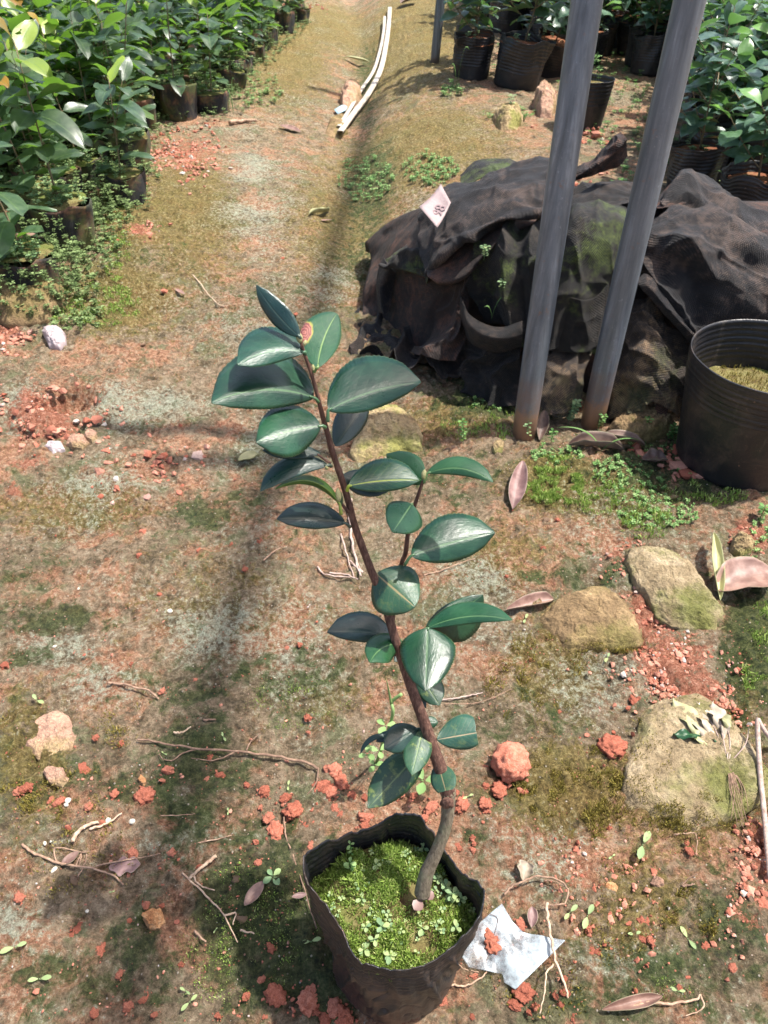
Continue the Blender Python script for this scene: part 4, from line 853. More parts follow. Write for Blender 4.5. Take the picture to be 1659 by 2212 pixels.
# lower part (crop 2 picture points)
leaf(c2(600, 190), c2(845, 400), 172*A3, 172*A3, 'leaf_scar', tB=.602, tT=.588, ka=.35, kb=-.1, bow=0, wide=.5, sharp=-.6, at=c2(585, 180), curl=.2, teeth=.7)
leaf(c2(915, 525), c2(1275, 322), 70*A3, 182*A3, 'leaf', tB=.635, tT=.648, kb=.35, ka=0, bow=-4, wide=.45, lab='glossy wrinkled leaf half hidden behind the fresh green one')
m_ = m
leaf(c2(930, 530), c2(1462, 484), 92*A3, 46*A3, 'leaf_pale', bow=16, tB=.63, tT=.61, ka=.6, kb=-.3, wide=.44)
leaf(c2(925, 532), c2(912, 932), 178*A3, 165*A3, 'leaf', tB=.628, tT=.595, ka=-.1, kb=0, bow=0, wide=.32, at=c2(760, 640), curl=.25, lab='heart shaped leaf hanging tip down in front')
leaf(c2(985, 545), c2(1115, 520), 30*A3, 40*A3, 'leaf_dark', tB=.66, tT=.66)
leaf(c2(705, 590), c2(290, 560), 62*A3, 128*A3, 'leaf_dark', bow=-6, tB=.640, tT=.625, kb=.6, ka=-.2, wide=.48)
leaf(c2(768, 632), c2(560, 752), 98*A3, 92*A3, 'leaf_pale', bow=-14, tB=.636, tT=.60, ka=-.2, kb=.6, at=c2(740, 640), wide=.6)
leaf(c2(770, 690), c2(715, 745), 25*A3, 28*A3, 'leaf_dark', tB=.655, tT=.65)
leaf(c2(862, 810), c2(1000, 1022), 92*A3, 70*A3, 'leaf_spot', tB=.668, tT=.66, wide=.55)
leaf(c2(800, 760), c2(915, 1040), 30*A3, 40*A3, 'leaf_dark', tB=.672, tT=.67, wide=.6)
leaf(c2(862, 1168), c2(650, 1298), 88*A3, 98*A3, 'leaf_dark', tB=.672, tT=.650, kb=.2, ka=-.1, at=c2(900, 1180), wide=.5)
leaf(c2(895, 1168), c2(824, 1462), 86*A3, 88*A3, 'leaf_spot', tB=.673, tT=.640, ka=0, kb=.1, at=c2(905, 1150), wide=.45)
leaf(c2(905, 1285), c2(548, 1672), 110*A3, 125*A3, 'leaf_spot', tB=.695, tT=.67, kb=.25, ka=-.1, wide=.48, lab='largest low leaf, hanging down to the left above the bag')
leaf(c2(985, 1238), c2(1262, 1190), 128*A3, 92*A3, 'leaf_scar', tB=.674, tT=.672, ka=.45, kb=-.1, cut=.9, wide=.6, jag=.05, lab='leaf with its tip torn off and a tan scar')
leaf(c2(990, 1385), c2(1045, 1580), 84*A3, 74*A3, 'leaf_scar', tB=.69, tT=.66, ka=-.1, kb=.1, cut=.9, wide=.5, jag=.1, at=c2(1000, 1330), lab='small torn leaf in front of the stem')
leaf(c2(905, 1120), c2(992, 1130), 34*A3, 42*A3, 'leaf', tB=.70, tT=.70)
leaf(c2(690, 1215), c2(500, 1330), 12*A3, 22*A3, 'leaf_dark', tB=.705, tT=.70, bow=-14)
leaf(c2(700, 1190), c2(600, 1250), 30*A3, 30*A3, 'leaf_dark', tB=.712, tT=.71)
# ------------------------------------------------------------------ steel posts
def post(u, v, top, r, label, lean=None):
    p = P(u, v); m = MB(); k = np.linspace(0, 1, 26)[:, None]
    b = p+np.array([0, 0, -.04]); t = np.array([p[0], p[1], top]) if lean is None else np.array([p[0]+lean[0], p[1]+lean[1], top])
    pts = b+(t-b)*k; m.tube(pts, r*(1+.012*n2(np.arange(26)*.5, np.zeros(26), 3)), 28)
    ph = m.build('steel_post', M['steel'], loc=p); tag(ph, label, 'post')
post(1131, 940, 2.25, .0255, 'left of the two near grey steel posts in front of the black cloth heap', lean=(.046, .24))
post(1278, 915, 2.25, .0255, 'right of the two near grey steel posts in front of the black cloth heap', lean=(.04, .06))
post(938, 136, 1.9, .026, 'far steel post at the left end of the potted shrubs', lean=(.12, 0))
post(1034, 128, 1.9, .024, 'far steel post standing among the potted shrubs', lean=(.05, .1))

# ------------------------------------------------------------------ heap of black shade cloth
hc = P(1150, 850); heap = empty('shade_cloth_heap', hc, 'crumpled heap of dusty black shade cloth behind the two steel posts', 'cloth')
def lh(m):
    for i in range(len(m.v)): m.v[i] = m.v[i]-hc
    return m
def cloth(rows, mat='cloth', nu=90, nv=112, amp=.0088, fold=None, sc=9.0, seed=0, ground=False, thick=.0018, crease=0.0):
    """rows of (cx, cy, y): points on the heap given by picture place and distance down the path"""
    ctrl = []
    for r in rows:
        rr_ = [at_y(*c4(q[0], q[1]), q[2]) if not ground else P(*c4(q[0], q[1]))+np.array([0, 0, .006]) for q in r]
        ctrl.append(cr(np.array(rr_), nv))
    g = cr(np.array(ctrl), nu)
    du = np.gradient(g, axis=0); dv = np.gradient(g, axis=1); nrm = np.cross(du, dv); nrm /= np.linalg.norm(nrm, axis=2)[..., None]+1e-9
    if np.mean(np.sum(nrm*(CAM-g), axis=2)) < 0: nrm = -nrm
    U = np.cumsum(np.linalg.norm(dv, axis=2), axis=1); V = np.cumsum(np.linalg.norm(du, axis=2), axis=0)
    a = np.linspace(0, 1, nu)[:, None]*np.ones((1, nv)); b = np.linspace(0, 1, nv)[None, :]*np.ones((nu, 1))
    d = amp*1.5*fb2(U*sc+seed*3, V*sc+seed, seed, 4)
    d = d+amp*0.8*(1-np.abs(fb2(U*sc*1.1+9+V*5, V*sc*1.5, seed+5, 2))*3.4)*crease
    rid = lambda q_: (1-2*np.abs(q_))
    A_ = U*5.5+seed*2; B_ = V*5.5-seed; wx = 1.3*n2(A_*.7, B_*.7, seed+11)
    d = d+amp*1.2*(rid(n2(A_+wx*2, B_*1.6+wx, seed+7)*1.6)**3+.5*rid(n2(A_*2.3+wx, B_*2.7+wx, seed+8)*1.6)**3-.6)
    if fold:
        na, nb, fa, ph = fold                     # crossings along a and b, height, phase
        ww = np.sin((a*na+b*nb)*math.pi+ph+2.0*n2(a*2.5, b*2.5, seed)+.8*n2(a*6, b*6, seed+3))
        d = d+fa*1.15*(1-2*np.abs(ww))*(.6+.9*(n2(a*3+7, b*3, seed+2)+.5))
    g = g+nrm*d[..., None]
    m = MB(); m.grid(g, uv=np.stack([U, V], -1)); o = lh(m).build('cloth_fold', M[mat], heap); solid(o, thick, 0); return o
# inner body
xs = [-.06, 0.02, .12, .25, .4, .6, .85, 1.15, 1.6]; yb = [1.95, 1.86, 1.70, 1.58, 1.53, 1.52, 1.52, 1.50, 1.48]; hh = [.05, .17, .27, .32, .35, .36, .35, .34, .32]
secs = []
for x, y0, h in zip(xs, yb, hh):
    secs.append([(x, y0, -.02), (x, y0+.02, h*.35), (x, y0+.05, h*.75), (x+.01, y0+.13, h*.98), (x+.02, y0+.28, h), (x, y0+.42, h*.8), (x, y0+.5, -.02)])
g = cr(cr(np.array(secs), 90).transpose(1, 0, 2), 60)
nz = fb2(g[..., 0]*7, g[..., 2]*7+g[..., 1]*4, 3, 4)*.06; g = g+np.stack([0*nz, -nz, nz*.5], -1)
m = MB(); m.grid(g, uv=np.stack([g[..., 0], g[..., 2]+g[..., 1]], -1)); o = lh(m).build('cloth_fold', M['cloth_brown'], heap); solid(o, .003, 0)
cloth([[(290, 210, 2.02), (420, 150, 1.98), (600, 100, 1.93), (790, 60, 1.90)], [(285, 185, 1.95), (410, 118, 1.90), (600, 66, 1.86), (775, 28, 1.83)], [(262, 290, 1.84), (395, 215, 1.78), (595, 150, 1.74), (785, 110, 1.73)],
       [(235, 400, 1.74), (370, 330, 1.68), (575, 235, 1.65), (785, 180, 1.66)], [(275, 500, 1.67), (370, 415, 1.64), (560, 305, 1.63), (780, 235, 1.63)], [(300, 480, 1.76), (400, 425, 1.74), (570, 305, 1.72), (780, 240, 1.71)]], 'cloth_top', fold=(2.2, .3, .008, .5), seed=2, crease=1, nu=80)
cloth([[(300, 430, 1.70), (400, 380, 1.68), (490, 340, 1.67), (610, 290, 1.66)], [(285, 490, 1.66), (390, 440, 1.65), (500, 400, 1.63), (600, 330, 1.62)], [(290, 512, 1.64), (345, 532, 1.62), (440, 505, 1.60), (520, 420, 1.61)], [(300, 505, 1.66), (350, 520, 1.66), (450, 490, 1.66), (530, 410, 1.66)]], 'cloth_brown', seed=4, amp=.004)
cloth([[(230, 330, 2.0), (280, 290, 1.95), (330, 300, 1.86)], [(180, 375, 1.96), (260, 370, 1.86), (340, 370, 1.76)], [(110, 430, 1.92), (200, 450, 1.82), (300, 475, 1.72)], [(105, 470, 1.88), (190, 495, 1.80), (290, 520, 1.70)], [(120, 480, 1.93), (200, 500, 1.87), (290, 520, 1.8)]], 'cloth_moss', seed=5, fold=(1.5, .6, .008, 0))
cloth([[(105, 435, 1.92), (135, 470, 1.87), (160, 500, 1.88)], [(80, 500, 1.93), (100, 540, 1.88), (150, 560, 1.90)], [(76, 570, 1.92), (95, 600, 1.87), (140, 620, 1.88)], [(88, 655, 1.88), (110, 660, 1.85), (140, 650, 1.87)]], 'cloth_top', seed=6, amp=.004, nv=30)
cloth([[(190, 500, 1.92), (330, 540, 1.82), (440, 560, 1.70)], [(180, 620, 1.90), (330, 640, 1.80), (440, 680, 1.66)], [(170, 740, 1.82), (290, 800, 1.68), (440, 790, 1.60)], [(120, 822, 1.62), (260, 855, 1.56), (440, 870, 1.545)]], 'cloth', seed=7, fold=(.4, 2.2, .022, 1), nv=90)
cloth([[(360, 560, 1.66), (420, 530, 1.62), (470, 500, 1.62)], [(330, 640, 1.66), (400, 640, 1.60), (455, 640, 1.60)], [(270, 740, 1.64), (350, 750, 1.58), (440, 750, 1.57)], [(215, 810, 1.62), (300, 840, 1.55), (400, 850, 1.54)]], 'cloth_brown', seed=8, fold=(.3, 1.2, .01, 0))
cloth([[(-10, 655, 0), (70, 612, 0), (140, 640, 0)], [(-30, 740, 0), (80, 720, 0), (230, 720, 0)], [(-20, 830, 0), (120, 830, 0), (300, 820, 0)], [(60, 850, 0), (200, 860, 0), (330, 850, 0)]], 'cloth', seed=9, ground=True, fold=(1.5, .8, .012, .6), amp=.012)
cloth([[(480, 320, 1.72), (610, 300, 1.68), (790, 290, 1.66)], [(470, 390, 1.65), (600, 360, 1.60), (785, 345, 1.58)], [(465, 490, 1.63), (610, 490, 1.55), (775, 500, 1.53)], [(470, 570, 1.62), (615, 630, 1.53), (765, 640, 1.51)], [(540, 690, 1.60), (645, 790, 1.50), (760, 810, 1.48)]], 'cloth_moss', seed=10, fold=(.2, 2.6, .014, 2.2), nv=130)
cloth([[(415, 588, 1.60), (450, 655, 1.545), (520, 700, 1.515), (590, 712, 1.495), (670, 690, 1.49)], [(420, 660, 1.585), (455, 710, 1.515), (520, 750, 1.48), (590, 760, 1.465), (668, 740, 1.475)], [(440, 730, 1.60), (475, 780, 1.53), (530, 808, 1.50), (590, 815, 1.49), (665, 790, 1.49)]], 'cloth', seed=11, amp=.004, nu=40)
cloth([[(425, 760, 1.60), (540, 795, 1.53), (665, 785, 1.51)], [(425, 870, 1.565), (540, 900, 1.49), (655, 900, 1.475)], [(438, 970, 1.53), (540, 1030, 1.45), (645, 1030, 1.43)]], 'cloth', seed=12, fold=(.9, 1.8, .012, .7))
cloth([[(690, 350, 1.72), (850, 270, 1.74), (970, 235, 1.72), (1110, 250, 1.72)], [(690, 350, 1.64), (845, 262, 1.64), (965, 242, 1.62), (1110, 242, 1.62)], [(690, 380, 1.57), (840, 300, 1.555), (960, 285, 1.55), (1110, 280, 1.55)], [(690, 480, 1.52), (830, 450, 1.50), (960, 450, 1.50), (1100, 450, 1.50)], [(700, 640, 1.50), (820, 610, 1.48), (950, 600, 1.48), (1060, 590, 1.50)], [(725, 800, 1.48), (800, 800, 1.46), (900, 812, 1.46), (975, 830, 1.48)]],
      'cloth_moss', seed=13, fold=(.5, 1.3, .010, .4), nu=120, nv=110, amp=.006)
cloth([[(790, 560, 1.49), (880, 600, 1.465), (960, 600, 1.465), (1020, 545, 1.48)], [(790, 640, 1.48), (880, 700, 1.455), (950, 700, 1.455), (1010, 640, 1.48)], [(770, 740, 1.475), (860, 790, 1.445), (930, 800, 1.445), (990, 760, 1.47)], [(770, 800, 1.47), (850, 815, 1.445), (920, 815, 1.445), (980, 790, 1.47)]], 'cloth_moss', seed=14, amp=.005)
cloth([[(760, 790, 1.50), (850, 790, 1.47), (960, 800, 1.47)], [(740, 900, 1.44), (830, 900, 1.41), (930, 890, 1.425)], [(728, 1030, 1.41), (800, 1050, 1.385), (900, 1040, 1.40)], [(722, 1062, 1.40), (800, 1072, 1.375), (880, 1066, 1.39)]], 'cloth_dirty', seed=15, amp=.006, fold=(.3, 1.4, .008, 0))
# right hand sheets fanning from behind the right post
cloth([[(1150, 262, 1.70), (1300, 226, 1.72), (1430, 240, 1.72), (1560, 300, 1.70), (1780, 420, 1.68)], [(1150, 290, 1.60), (1295, 255, 1.60), (1430, 275, 1.58), (1560, 340, 1.56), (1780, 470, 1.55)], [(1150, 380, 1.545), (1280, 390, 1.52), (1410, 440, 1.50), (1550, 500, 1.49), (1780, 610, 1.49)],
       [(1145, 480, 1.53), (1250, 550, 1.49), (1370, 640, 1.475), (1510, 690, 1.47), (1780, 760, 1.47)], [(1135, 530, 1.51), (1220, 620, 1.465), (1325, 735, 1.45), (1400, 790, 1.45), (1780, 900, 1.46)]], 'cloth_top', seed=16, fold=(2.6, -.7, .011, .3), nu=140, nv=150, crease=1, amp=.009)
cloth([[(1128, 530, 1.50), (1160, 500, 1.51), (1195, 520, 1.50)], [(1150, 560, 1.485), (1190, 555, 1.475), (1230, 575, 1.475)], [(1240, 665, 1.45), (1265, 650, 1.44), (1300, 665, 1.445)], [(1350, 775, 1.435), (1375, 765, 1.43), (1390, 775, 1.435)]], 'cloth_top', seed=17, amp=.003, nv=30)
cloth([[(1215, 235, 1.78), (1310, 110, 1.84), (1450, 170, 1.82), (1600, 240, 1.80), (1780, 300, 1.78)], [(1222, 215, 1.72), (1312, 82, 1.77), (1450, 150, 1.75), (1600, 232, 1.72), (1780, 290, 1.70)], [(1232, 225, 1.67), (1322, 150, 1.70), (1445, 215, 1.68), (1592, 300, 1.64), (1780, 360, 1.62)], [(1245, 232, 1.66), (1328, 225, 1.67), (1440, 290, 1.65), (1580, 360, 1.61), (1780, 450, 1.58)]], 'cloth_top', seed=18, fold=(1.2, .5, .007, .2), nv=90)
cloth([[(1195, 205, 1.76), (1250, 150, 1.76), (1312, 85, 1.765)], [(1200, 225, 1.70), (1260, 190, 1.70), (1320, 140, 1.72)], [(1215, 240, 1.66), (1270, 235, 1.66), (1330, 215, 1.68)]], 'cloth_brown', seed=19, amp=.004, nv=40)
# top folds and the raised tail
cloth([[(700, 190, 1.84), (890, 150, 1.86), (990, 118, 1.86), (1130, 140, 1.86)], [(760, 240, 1.74), (880, 175, 1.78), (985, 130, 1.80), (1130, 150, 1.80)], [(800, 290, 1.66), (880, 215, 1.68), (980, 195, 1.68), (1130, 200, 1.68)], [(820, 300, 1.66), (900, 232, 1.65), (1000, 205, 1.645), (1130, 215, 1.64)]], 'cloth', seed=20, fold=(1.4, .5, .008, 0))
cloth([[(858, 90, 1.83), (960, 28, 1.82), (1030, -42, 1.80), (1062, -74, 1.80)], [(862, 115, 1.79), (965, 62, 1.76), (1042, 5, 1.75), (1090, -42, 1.75)], [(866, 140, 1.79), (970, 106, 1.78), (1052, 78, 1.77), (1098, 30, 1.77)]], 'cloth_brown', seed=21, amp=.004, fold=(.6, .2, .004, 0))
cloth([[(420, 105, 2.06), (500, 32, 2.08), (600, 30, 2.06), (680, 60, 2.03)], [(415, 130, 2.0), (490, 60, 2.02), (600, 60, 2.0), (690, 80, 1.98)], [(420, 150, 1.95), (500, 110, 1.96), (600, 95, 1.94), (690, 95, 1.92)]], 'cloth_moss', seed=22, amp=.006)
cloth([[(1095, 590, 1.53), (1190, 590, 1.50), (1290, 690, 1.48), (1385, 780, 1.47)], [(1080, 690, 1.49), (1180, 700, 1.45), (1290, 780, 1.44), (1378, 850, 1.445)], [(1040, 840, 1.46), (1150, 850, 1.41), (1270, 880, 1.40), (1360, 930, 1.42)], [(1018, 990, 1.43), (1130, 1010, 1.38), (1250, 990, 1.375), (1345, 1020, 1.40)], [(1022, 1085, 1.41), (1110, 1058, 1.37), (1210, 1020, 1.37), (1310, 1085, 1.38)]], 'cloth_dirty', seed=23, amp=.016, sc=14, crease=.6, nu=110, nv=120)
cloth([[(1205, 1010, 1.39), (1240, 1000, 1.385), (1270, 1010, 1.39)], [(1205, 1060, 1.375), (1230, 1060, 1.37), (1255, 1050, 1.375)], [(1210, 1100, 1.36), (1225, 1096, 1.36), (1245, 1070, 1.365)]], 'cloth_brown', seed=24, amp=.003, nu=20, nv=20)

# price card propped on the cloth
def card():
    q = [c4(340, 148), c4(380, 222), c4(325, 323), c4(253, 238)]; yy = [1.80, 1.74, 1.665, 1.72]
    # corners: top, right, bottom, left
    cs = [at_y(u, v, y) for (u, v), y in zip(q, yy)]; g = np.zeros((9, 9, 3))
    for i in range(9):
        for j in range(9):
            a, b = i/8, j/8; p = (1-a)*((1-b)*cs[0]+b*cs[1])+a*((1-b)*cs[3]+b*cs[2])
            g[i, j] = p+np.array([0, -.006, .010])*(4*(a-.5)**2)*.7
    m = MB(); m.grid(g); root = m.build('price_card', M['card'], loc=cs[2]); solid(root, .0009, 0)
    tag(root, 'small pale pink card with faint numerals on the black cloth', 'card')
    cu = bpy.data.curves.new('digits', 'FONT'); cu.body = '98'; cu.size = .036; cu.extrude = .0002; cu.align_x = 'CENTER'; cu.align_y = 'CENTER'
    o = bpy.data.objects.new('digits', cu); C.objects.link(o); bpy.context.view_layer.update()
    me_ = bpy.data.meshes.new_from_object(o.evaluated_get(bpy.context.evaluated_depsgraph_get())); bpy.data.objects.remove(o)
    ex = Vector(cs[1]-cs[2]).normalized(); e2 = Vector(cs[0]-cs[1]).normalized(); nz = ex.cross(e2).normalized(); ey = nz.cross(ex).normalized()
    if nz.dot(Vector(CAM-cs[0])) < 0: nz = -nz; ey = -ey
    mid = Vector(.35*cs[1]+.35*cs[2]+.15*cs[0]+.15*cs[3])+nz*.0035
    R_ = Matrix((ex, ey, nz)).transposed()
    for v in me_.vertices: v.co = R_ @ v.co+mid-Vector(cs[2])
    me_.materials.clear(); me_.materials.append(M['ink']); d = bpy.data.objects.new('digits', me_); C.objects.link(d); d.parent = root
card()

# ------------------------------------------------------------------ bags and pots
def pot_mesh(r0, r1, h, ribs=0, n=72, seed=0, wob=.02, base=True, ribz=(.62, .97)):
    a = np.linspace(0, 2*math.pi, n, endpoint=False); rows = []
    for k in np.linspace(0, 1, 60 if ribs else 18):
        r = (r0+(r1-r0)*k)*(1+wob*fb2(np.cos(a)*1.6+seed, np.sin(a)*1.6+k*1.5, seed, 3)*2*(.25+k))
        if k < .05: r = r*(.93+k*1.4)
        if ribs and ribz[0] < k < ribz[1]: r = r+(.0022 if n > 60 else .0013)*np.sin((k-ribz[0])/(ribz[1]-ribz[0])*ribs*2*math.pi)
        z = h*k*(1+(wob*1.2*fb2(np.cos(a)*1.3+seed, np.sin(a)*1.3, seed+4, 3) if k > .3 else 0))
        rows.append(np.stack([r*np.cos(a), r*np.sin(a), z*np.ones(n)], -1))
    m = MB(); m.grid(np.array(rows), wrap=True); m.f.append(tuple(range(n))[::-1]); m.mi.append(0); return m
def soil_mesh(r, z, seed=0, n=40):
    a = np.linspace(0, 2*math.pi, n, endpoint=False); rows = []
    for f in np.linspace(.03, 1, 10):
        x, y = r*f*np.cos(a), r*f*np.sin(a); rows.append(np.stack([x, y, z+.03*r/.1*fb2(x*14+seed, y*14, seed, 3)*.5+.008*(1-f)], -1))
    m = MB(); m.grid(np.array(rows), wrap=True, flip=True); m.f.append(tuple(range(n))); m.mi.append(0); return m
bp = P(1660, 935); bigp = np.array([.752, 1.275, 0]); bigp[2] = G(.752, 1.275)-.004
bigpot = empty('nursery_pot', bigp, 'large black ribbed plastic pot at the right edge beside the cloth heap', 'pot')
b_ = pot_mesh(.118, .150, .252, ribs=7, n=110, seed=3, wob=.006, ribz=(.66, .985)).build('pot_wall', M['bag_pot'], bigpot); solid(b_, .0022, 1)
soil_mesh(.134, .150, 3, 60).build('soil', M['soil'], bigpot)
m = MB()
def bs_():
    a = rs.uniform(0, 6.28); r = math.sqrt(rs.rand())*.13; return r*math.cos(a), r*math.sin(a), .152, 1.0
blades(m, 1500, bs_, .004, .010, .001, .9); tag(m.build('moss', M['moss_olive'], bigpot), kind='stuff')
# ------------------------------------------------------------------ nursery plants: a few kinds, then every plant its own copies
_ls = np.linspace(0, 1, 8); _lw = prof(_ls, 1.0, .45)
def bleaf(m, b, d, L, W, droop=.35, fold=.25, col=(0, 0, 0, 1), twist=0.0):
    d = np.asarray(d, float); d = d/np.linalg.norm(d); side = np.cross(d, [0, 0, 1.0]); side /= np.linalg.norm(side)+1e-9; up = np.cross(side, d)
    if twist: side, up = side*math.cos(twist)+up*math.sin(twist), up*math.cos(twist)-side*math.sin(twist)
    g = np.zeros((8, 5, 3)); uv = np.zeros((8, 5, 2))
    for i, s in enumerate(_ls):
        c = b+d*(L*s*(1-.12*droop*s))-np.array([0, 0, 1])*(droop*L*s*s)
        w_ = _lw[i]*W*.5+.0006
        for j, q in enumerate((-1, -.55, 0, .55, 1)):
            g[i, j] = c+side*w_*q+up*(w_*abs(q)*fold*(1.3-.5*abs(q))+.06*W*math.sin(s*8+j)*abs(q)); uv[i, j] = (s, q)
    m.grid(g, uv=uv, c=col)
def shrub(kind, h, seed, young=.3, bronze=.05):
    r = np.random.RandomState(seed); stem = MB(); fol = MB()
    axes = [(np.array([0, 0, 0.]), np.array([r.uniform(-.12, .12), r.uniform(-.12, .12), 1.]), h, .0042 if kind == 'big' else .0028)]
    if kind == 'big':
        for k in range(7):
            a = k*2.4+r.uniform(0, 1); z = h*(.06+.085*k)
            axes.append((np.array([0, 0, z]), np.array([math.cos(a), math.sin(a), r.uniform(.35, .9)]), h*r.uniform(.36, .56), .0025))
    elif r.rand() < .5:
        a = r.uniform(0, 6.28); axes.append((np.array([0, 0, h*.4]), np.array([math.cos(a)*.6, math.sin(a)*.6, 1.]), h*.5, .0018))
    for ai, (b, d, L, rr_) in enumerate(axes):
        d = d/np.linalg.norm(d); k = np.linspace(0, 1, 9)
        bend = np.array([r.uniform(-.1, .1), r.uniform(-.1, .1), 0])*L
        if ai: bend = bend+np.array([0, 0, .15*L])
        pts = b+d*(L*k)[:, None]+bend*(k**2)[:, None]; stem.tube(pts, rr_*(1-.65*k), 7)
        nl = int(L/(.034 if kind == 'big' else .025))+3; a = r.uniform(0, 6.28)
        for i in range(nl):
            f = .10+.90*i/(nl-1) if not ai else .22+.78*i/(nl-1)
            p = np.array([np.interp(f, k, pts[:, q]) for q in range(3)]); a += 2.4+r.uniform(-.4, .4)
            el = r.uniform(-.1, .5)+.7*max(0, f-.8)/.2
            LL = r.uniform(.085, .135)*(1.0 if kind == 'big' else 1)*(1-.25*max(0, f-.85)/.15)
            yg = 1.0*(f > .84)*(r.rand() < young*2)*r.uniform(.5, 1) if r.rand() > .1 else young*r.rand()
            br = 1.0*(f > .9)*(r.rand() < bronze*4)*r.uniform(.5, 1)
            dirv = np.array([math.cos(a)*math.cos(el), math.sin(a)*math.cos(el), math.sin(el)])
            pet = p+dirv*.006; stem.tube([p, (p+pet)/2, pet], .0009, 5)
            bleaf(fol, pet, dirv, LL, LL*r.uniform(.40, .56), droop=r.uniform(.05, .5), fold=r.uniform(.1, .45), col=(yg, br, 0, 1), twist=r.uniform(-.5, .5))
    return stem, fol
def plant_proto(kind, h, seed, bagr, bagh, bagmat, soilmat, leafmat, young, bronze, weeds, ribs=0):
    root = empty('potted_shrub' if kind == 'big' else 'potted_seedling', (0, 0, 0))
    wb_ = .13 if kind == 'big' else .14
    b = pot_mesh(bagr*.86, bagr, bagh, ribs=ribs, n=40, seed=seed, wob=wb_, ribz=(.35, .97)); b = b.build('grow_bag', M[bagmat], root); solid(b, .001, -1)
    soil_mesh(bagr*.96, bagh*(.86 if kind == 'big' else .95), seed, 28).build('soil', M[soilmat], root)
    st, fo = shrub(kind, h, seed, young, bronze); z0 = bagh*.88
    for mm in (st, fo):
        for i in range(len(mm.v)): mm.v[i] = mm.v[i]+np.array([0, 0, z0])
    st.build('stem', M['bark_bed'], root); fo.build('foliage', M[leafmat], root)
    m = MB(); r = np.random.RandomState(seed+50)
    for k in range(weeds):
        a = r.uniform(0, 6.28); q = bagr*math.sqrt(r.rand())*.95
        weed(m, (q*math.cos(a), q*math.sin(a), z0+.002), r.uniform(.012, .055), r.randint(3, 6), r.uniform(.009, .016), (r.uniform(-.01, .01), r.uniform(-.01, .01)), 4, tone=.4)
    if weeds: tag(m.build('weeds', M['weed_pale'], root), kind='stuff')
    return root
LP = [plant_proto('small', h, s, r, bh, 'bag_mossy', 'soil', 'bed_leaf', yg, br, 16) for (h, s, r, bh, yg, br) in
      [(.34, 101, .070, .115, .45, .1), (.40, 102, .068, .12, .85, .05), (.28, 103, .072, .105, .25, .0), (.42, 104, .068, .11, .95, .2), (.34, 105, .070, .12, .15, .0), (.36, 106, .068, .105, .7, .05), (.22, 107, .068, .11, .3, .0)]]
RP = [plant_proto('big', h, s, r, bh, 'bag_far', 'soil_red', 'bed_leaf_dark', yg, 0.0, 4, ribs=9) for (h, s, r, bh, yg) in
      [(.46, 201, .10, .19, .10), (.52, 202, .11, .20, .20), (.42, 203, .10, .18, .05), (.55, 204, .12, .20, .12), (.48, 205, .105, .19, .3)]]
protos = set(LP+RP)
used = set()
def place(proto_, x, y, rz, label, cat, group=None, sc=1.0, tilt=(0, 0), dz=0.0):
    o = proto_ if proto_ not in used else copy_tree(proto_)
    used.add(proto_)
    o.location = (x, y, G(x, y)-.006+dz); o.rotation_euler = (tilt[0], tilt[1], rz); o.scale = (sc, sc, sc)
    for k in ('label', 'category', 'group'):
        if k in o: del o[k]
    return tag(o, label, cat, group)
def visible(x, y, h=.5, mg=60):
    for z in (0.0, .15, h):
        for dx in (-.12, .12):
            q = np.array([x+dx, y, z])-CAM; f = q @ FW
            if f <= .1: continue
            u = 829.5+q[0]/f*F_; v = 1106-(q @ UP)/f*F_
            if -mg < u < 1659+mg and -mg < v < 2212+mg: return True
    return False
rp = np.random.RandomState(19)
# left bed: the front edge as it runs along the path, then rows behind it
edge = [(1.85, -1.06), (2.05, -.98), (2.3, -1.0), (2.55, -.97), (2.75, -.95), (3.05, -1.0), (3.35, -1.12), (3.7, -1.16), (4.05, -.90), (4.4, -.90), (4.8, -.88), (5.2, -.84), (5.8, -.80), (6.5, -.74), (7.3, -.70), (8.6, -.68), (10.5, -.68)]
ey, ex_ = zip(*edge)
front = [('seedling with two round grey leaves and one bright green tip, nearest on the left', -1.00, 2.02, 6, 1.25), ('low seedling in a mossy clay bag at the left frame edge', -1.20, 1.93, 4, 1.2),
         ('dark leaved seedling standing behind the seedling with round grey leaves', -1.20, 2.25, 4, 1.3), ('seedling with one long blue green leaf reaching over the path edge', -1.00, 2.34, 0, 1.25)]
for lb, x, y, k, sc in front: place(LP[k], x, y, rp.uniform(0, 6), lb, 'potted plant', sc=sc)
rock_poly([(-30, 700), (-30, 560), (40, 540), (110, 560), (150, 610), (135, 670), (80, 705), (20, 712)], .085, 'rock_brown', 'mossy lump of clay and roots at the lower left edge of the seedling bed', cat='soil lump', name='soil_lump', seed=71, flat=.7)
EP = ['seedling in a mossy bag in the front row of the left bed', 'seedling']
y = 2.6; row = 0; n_left = 0
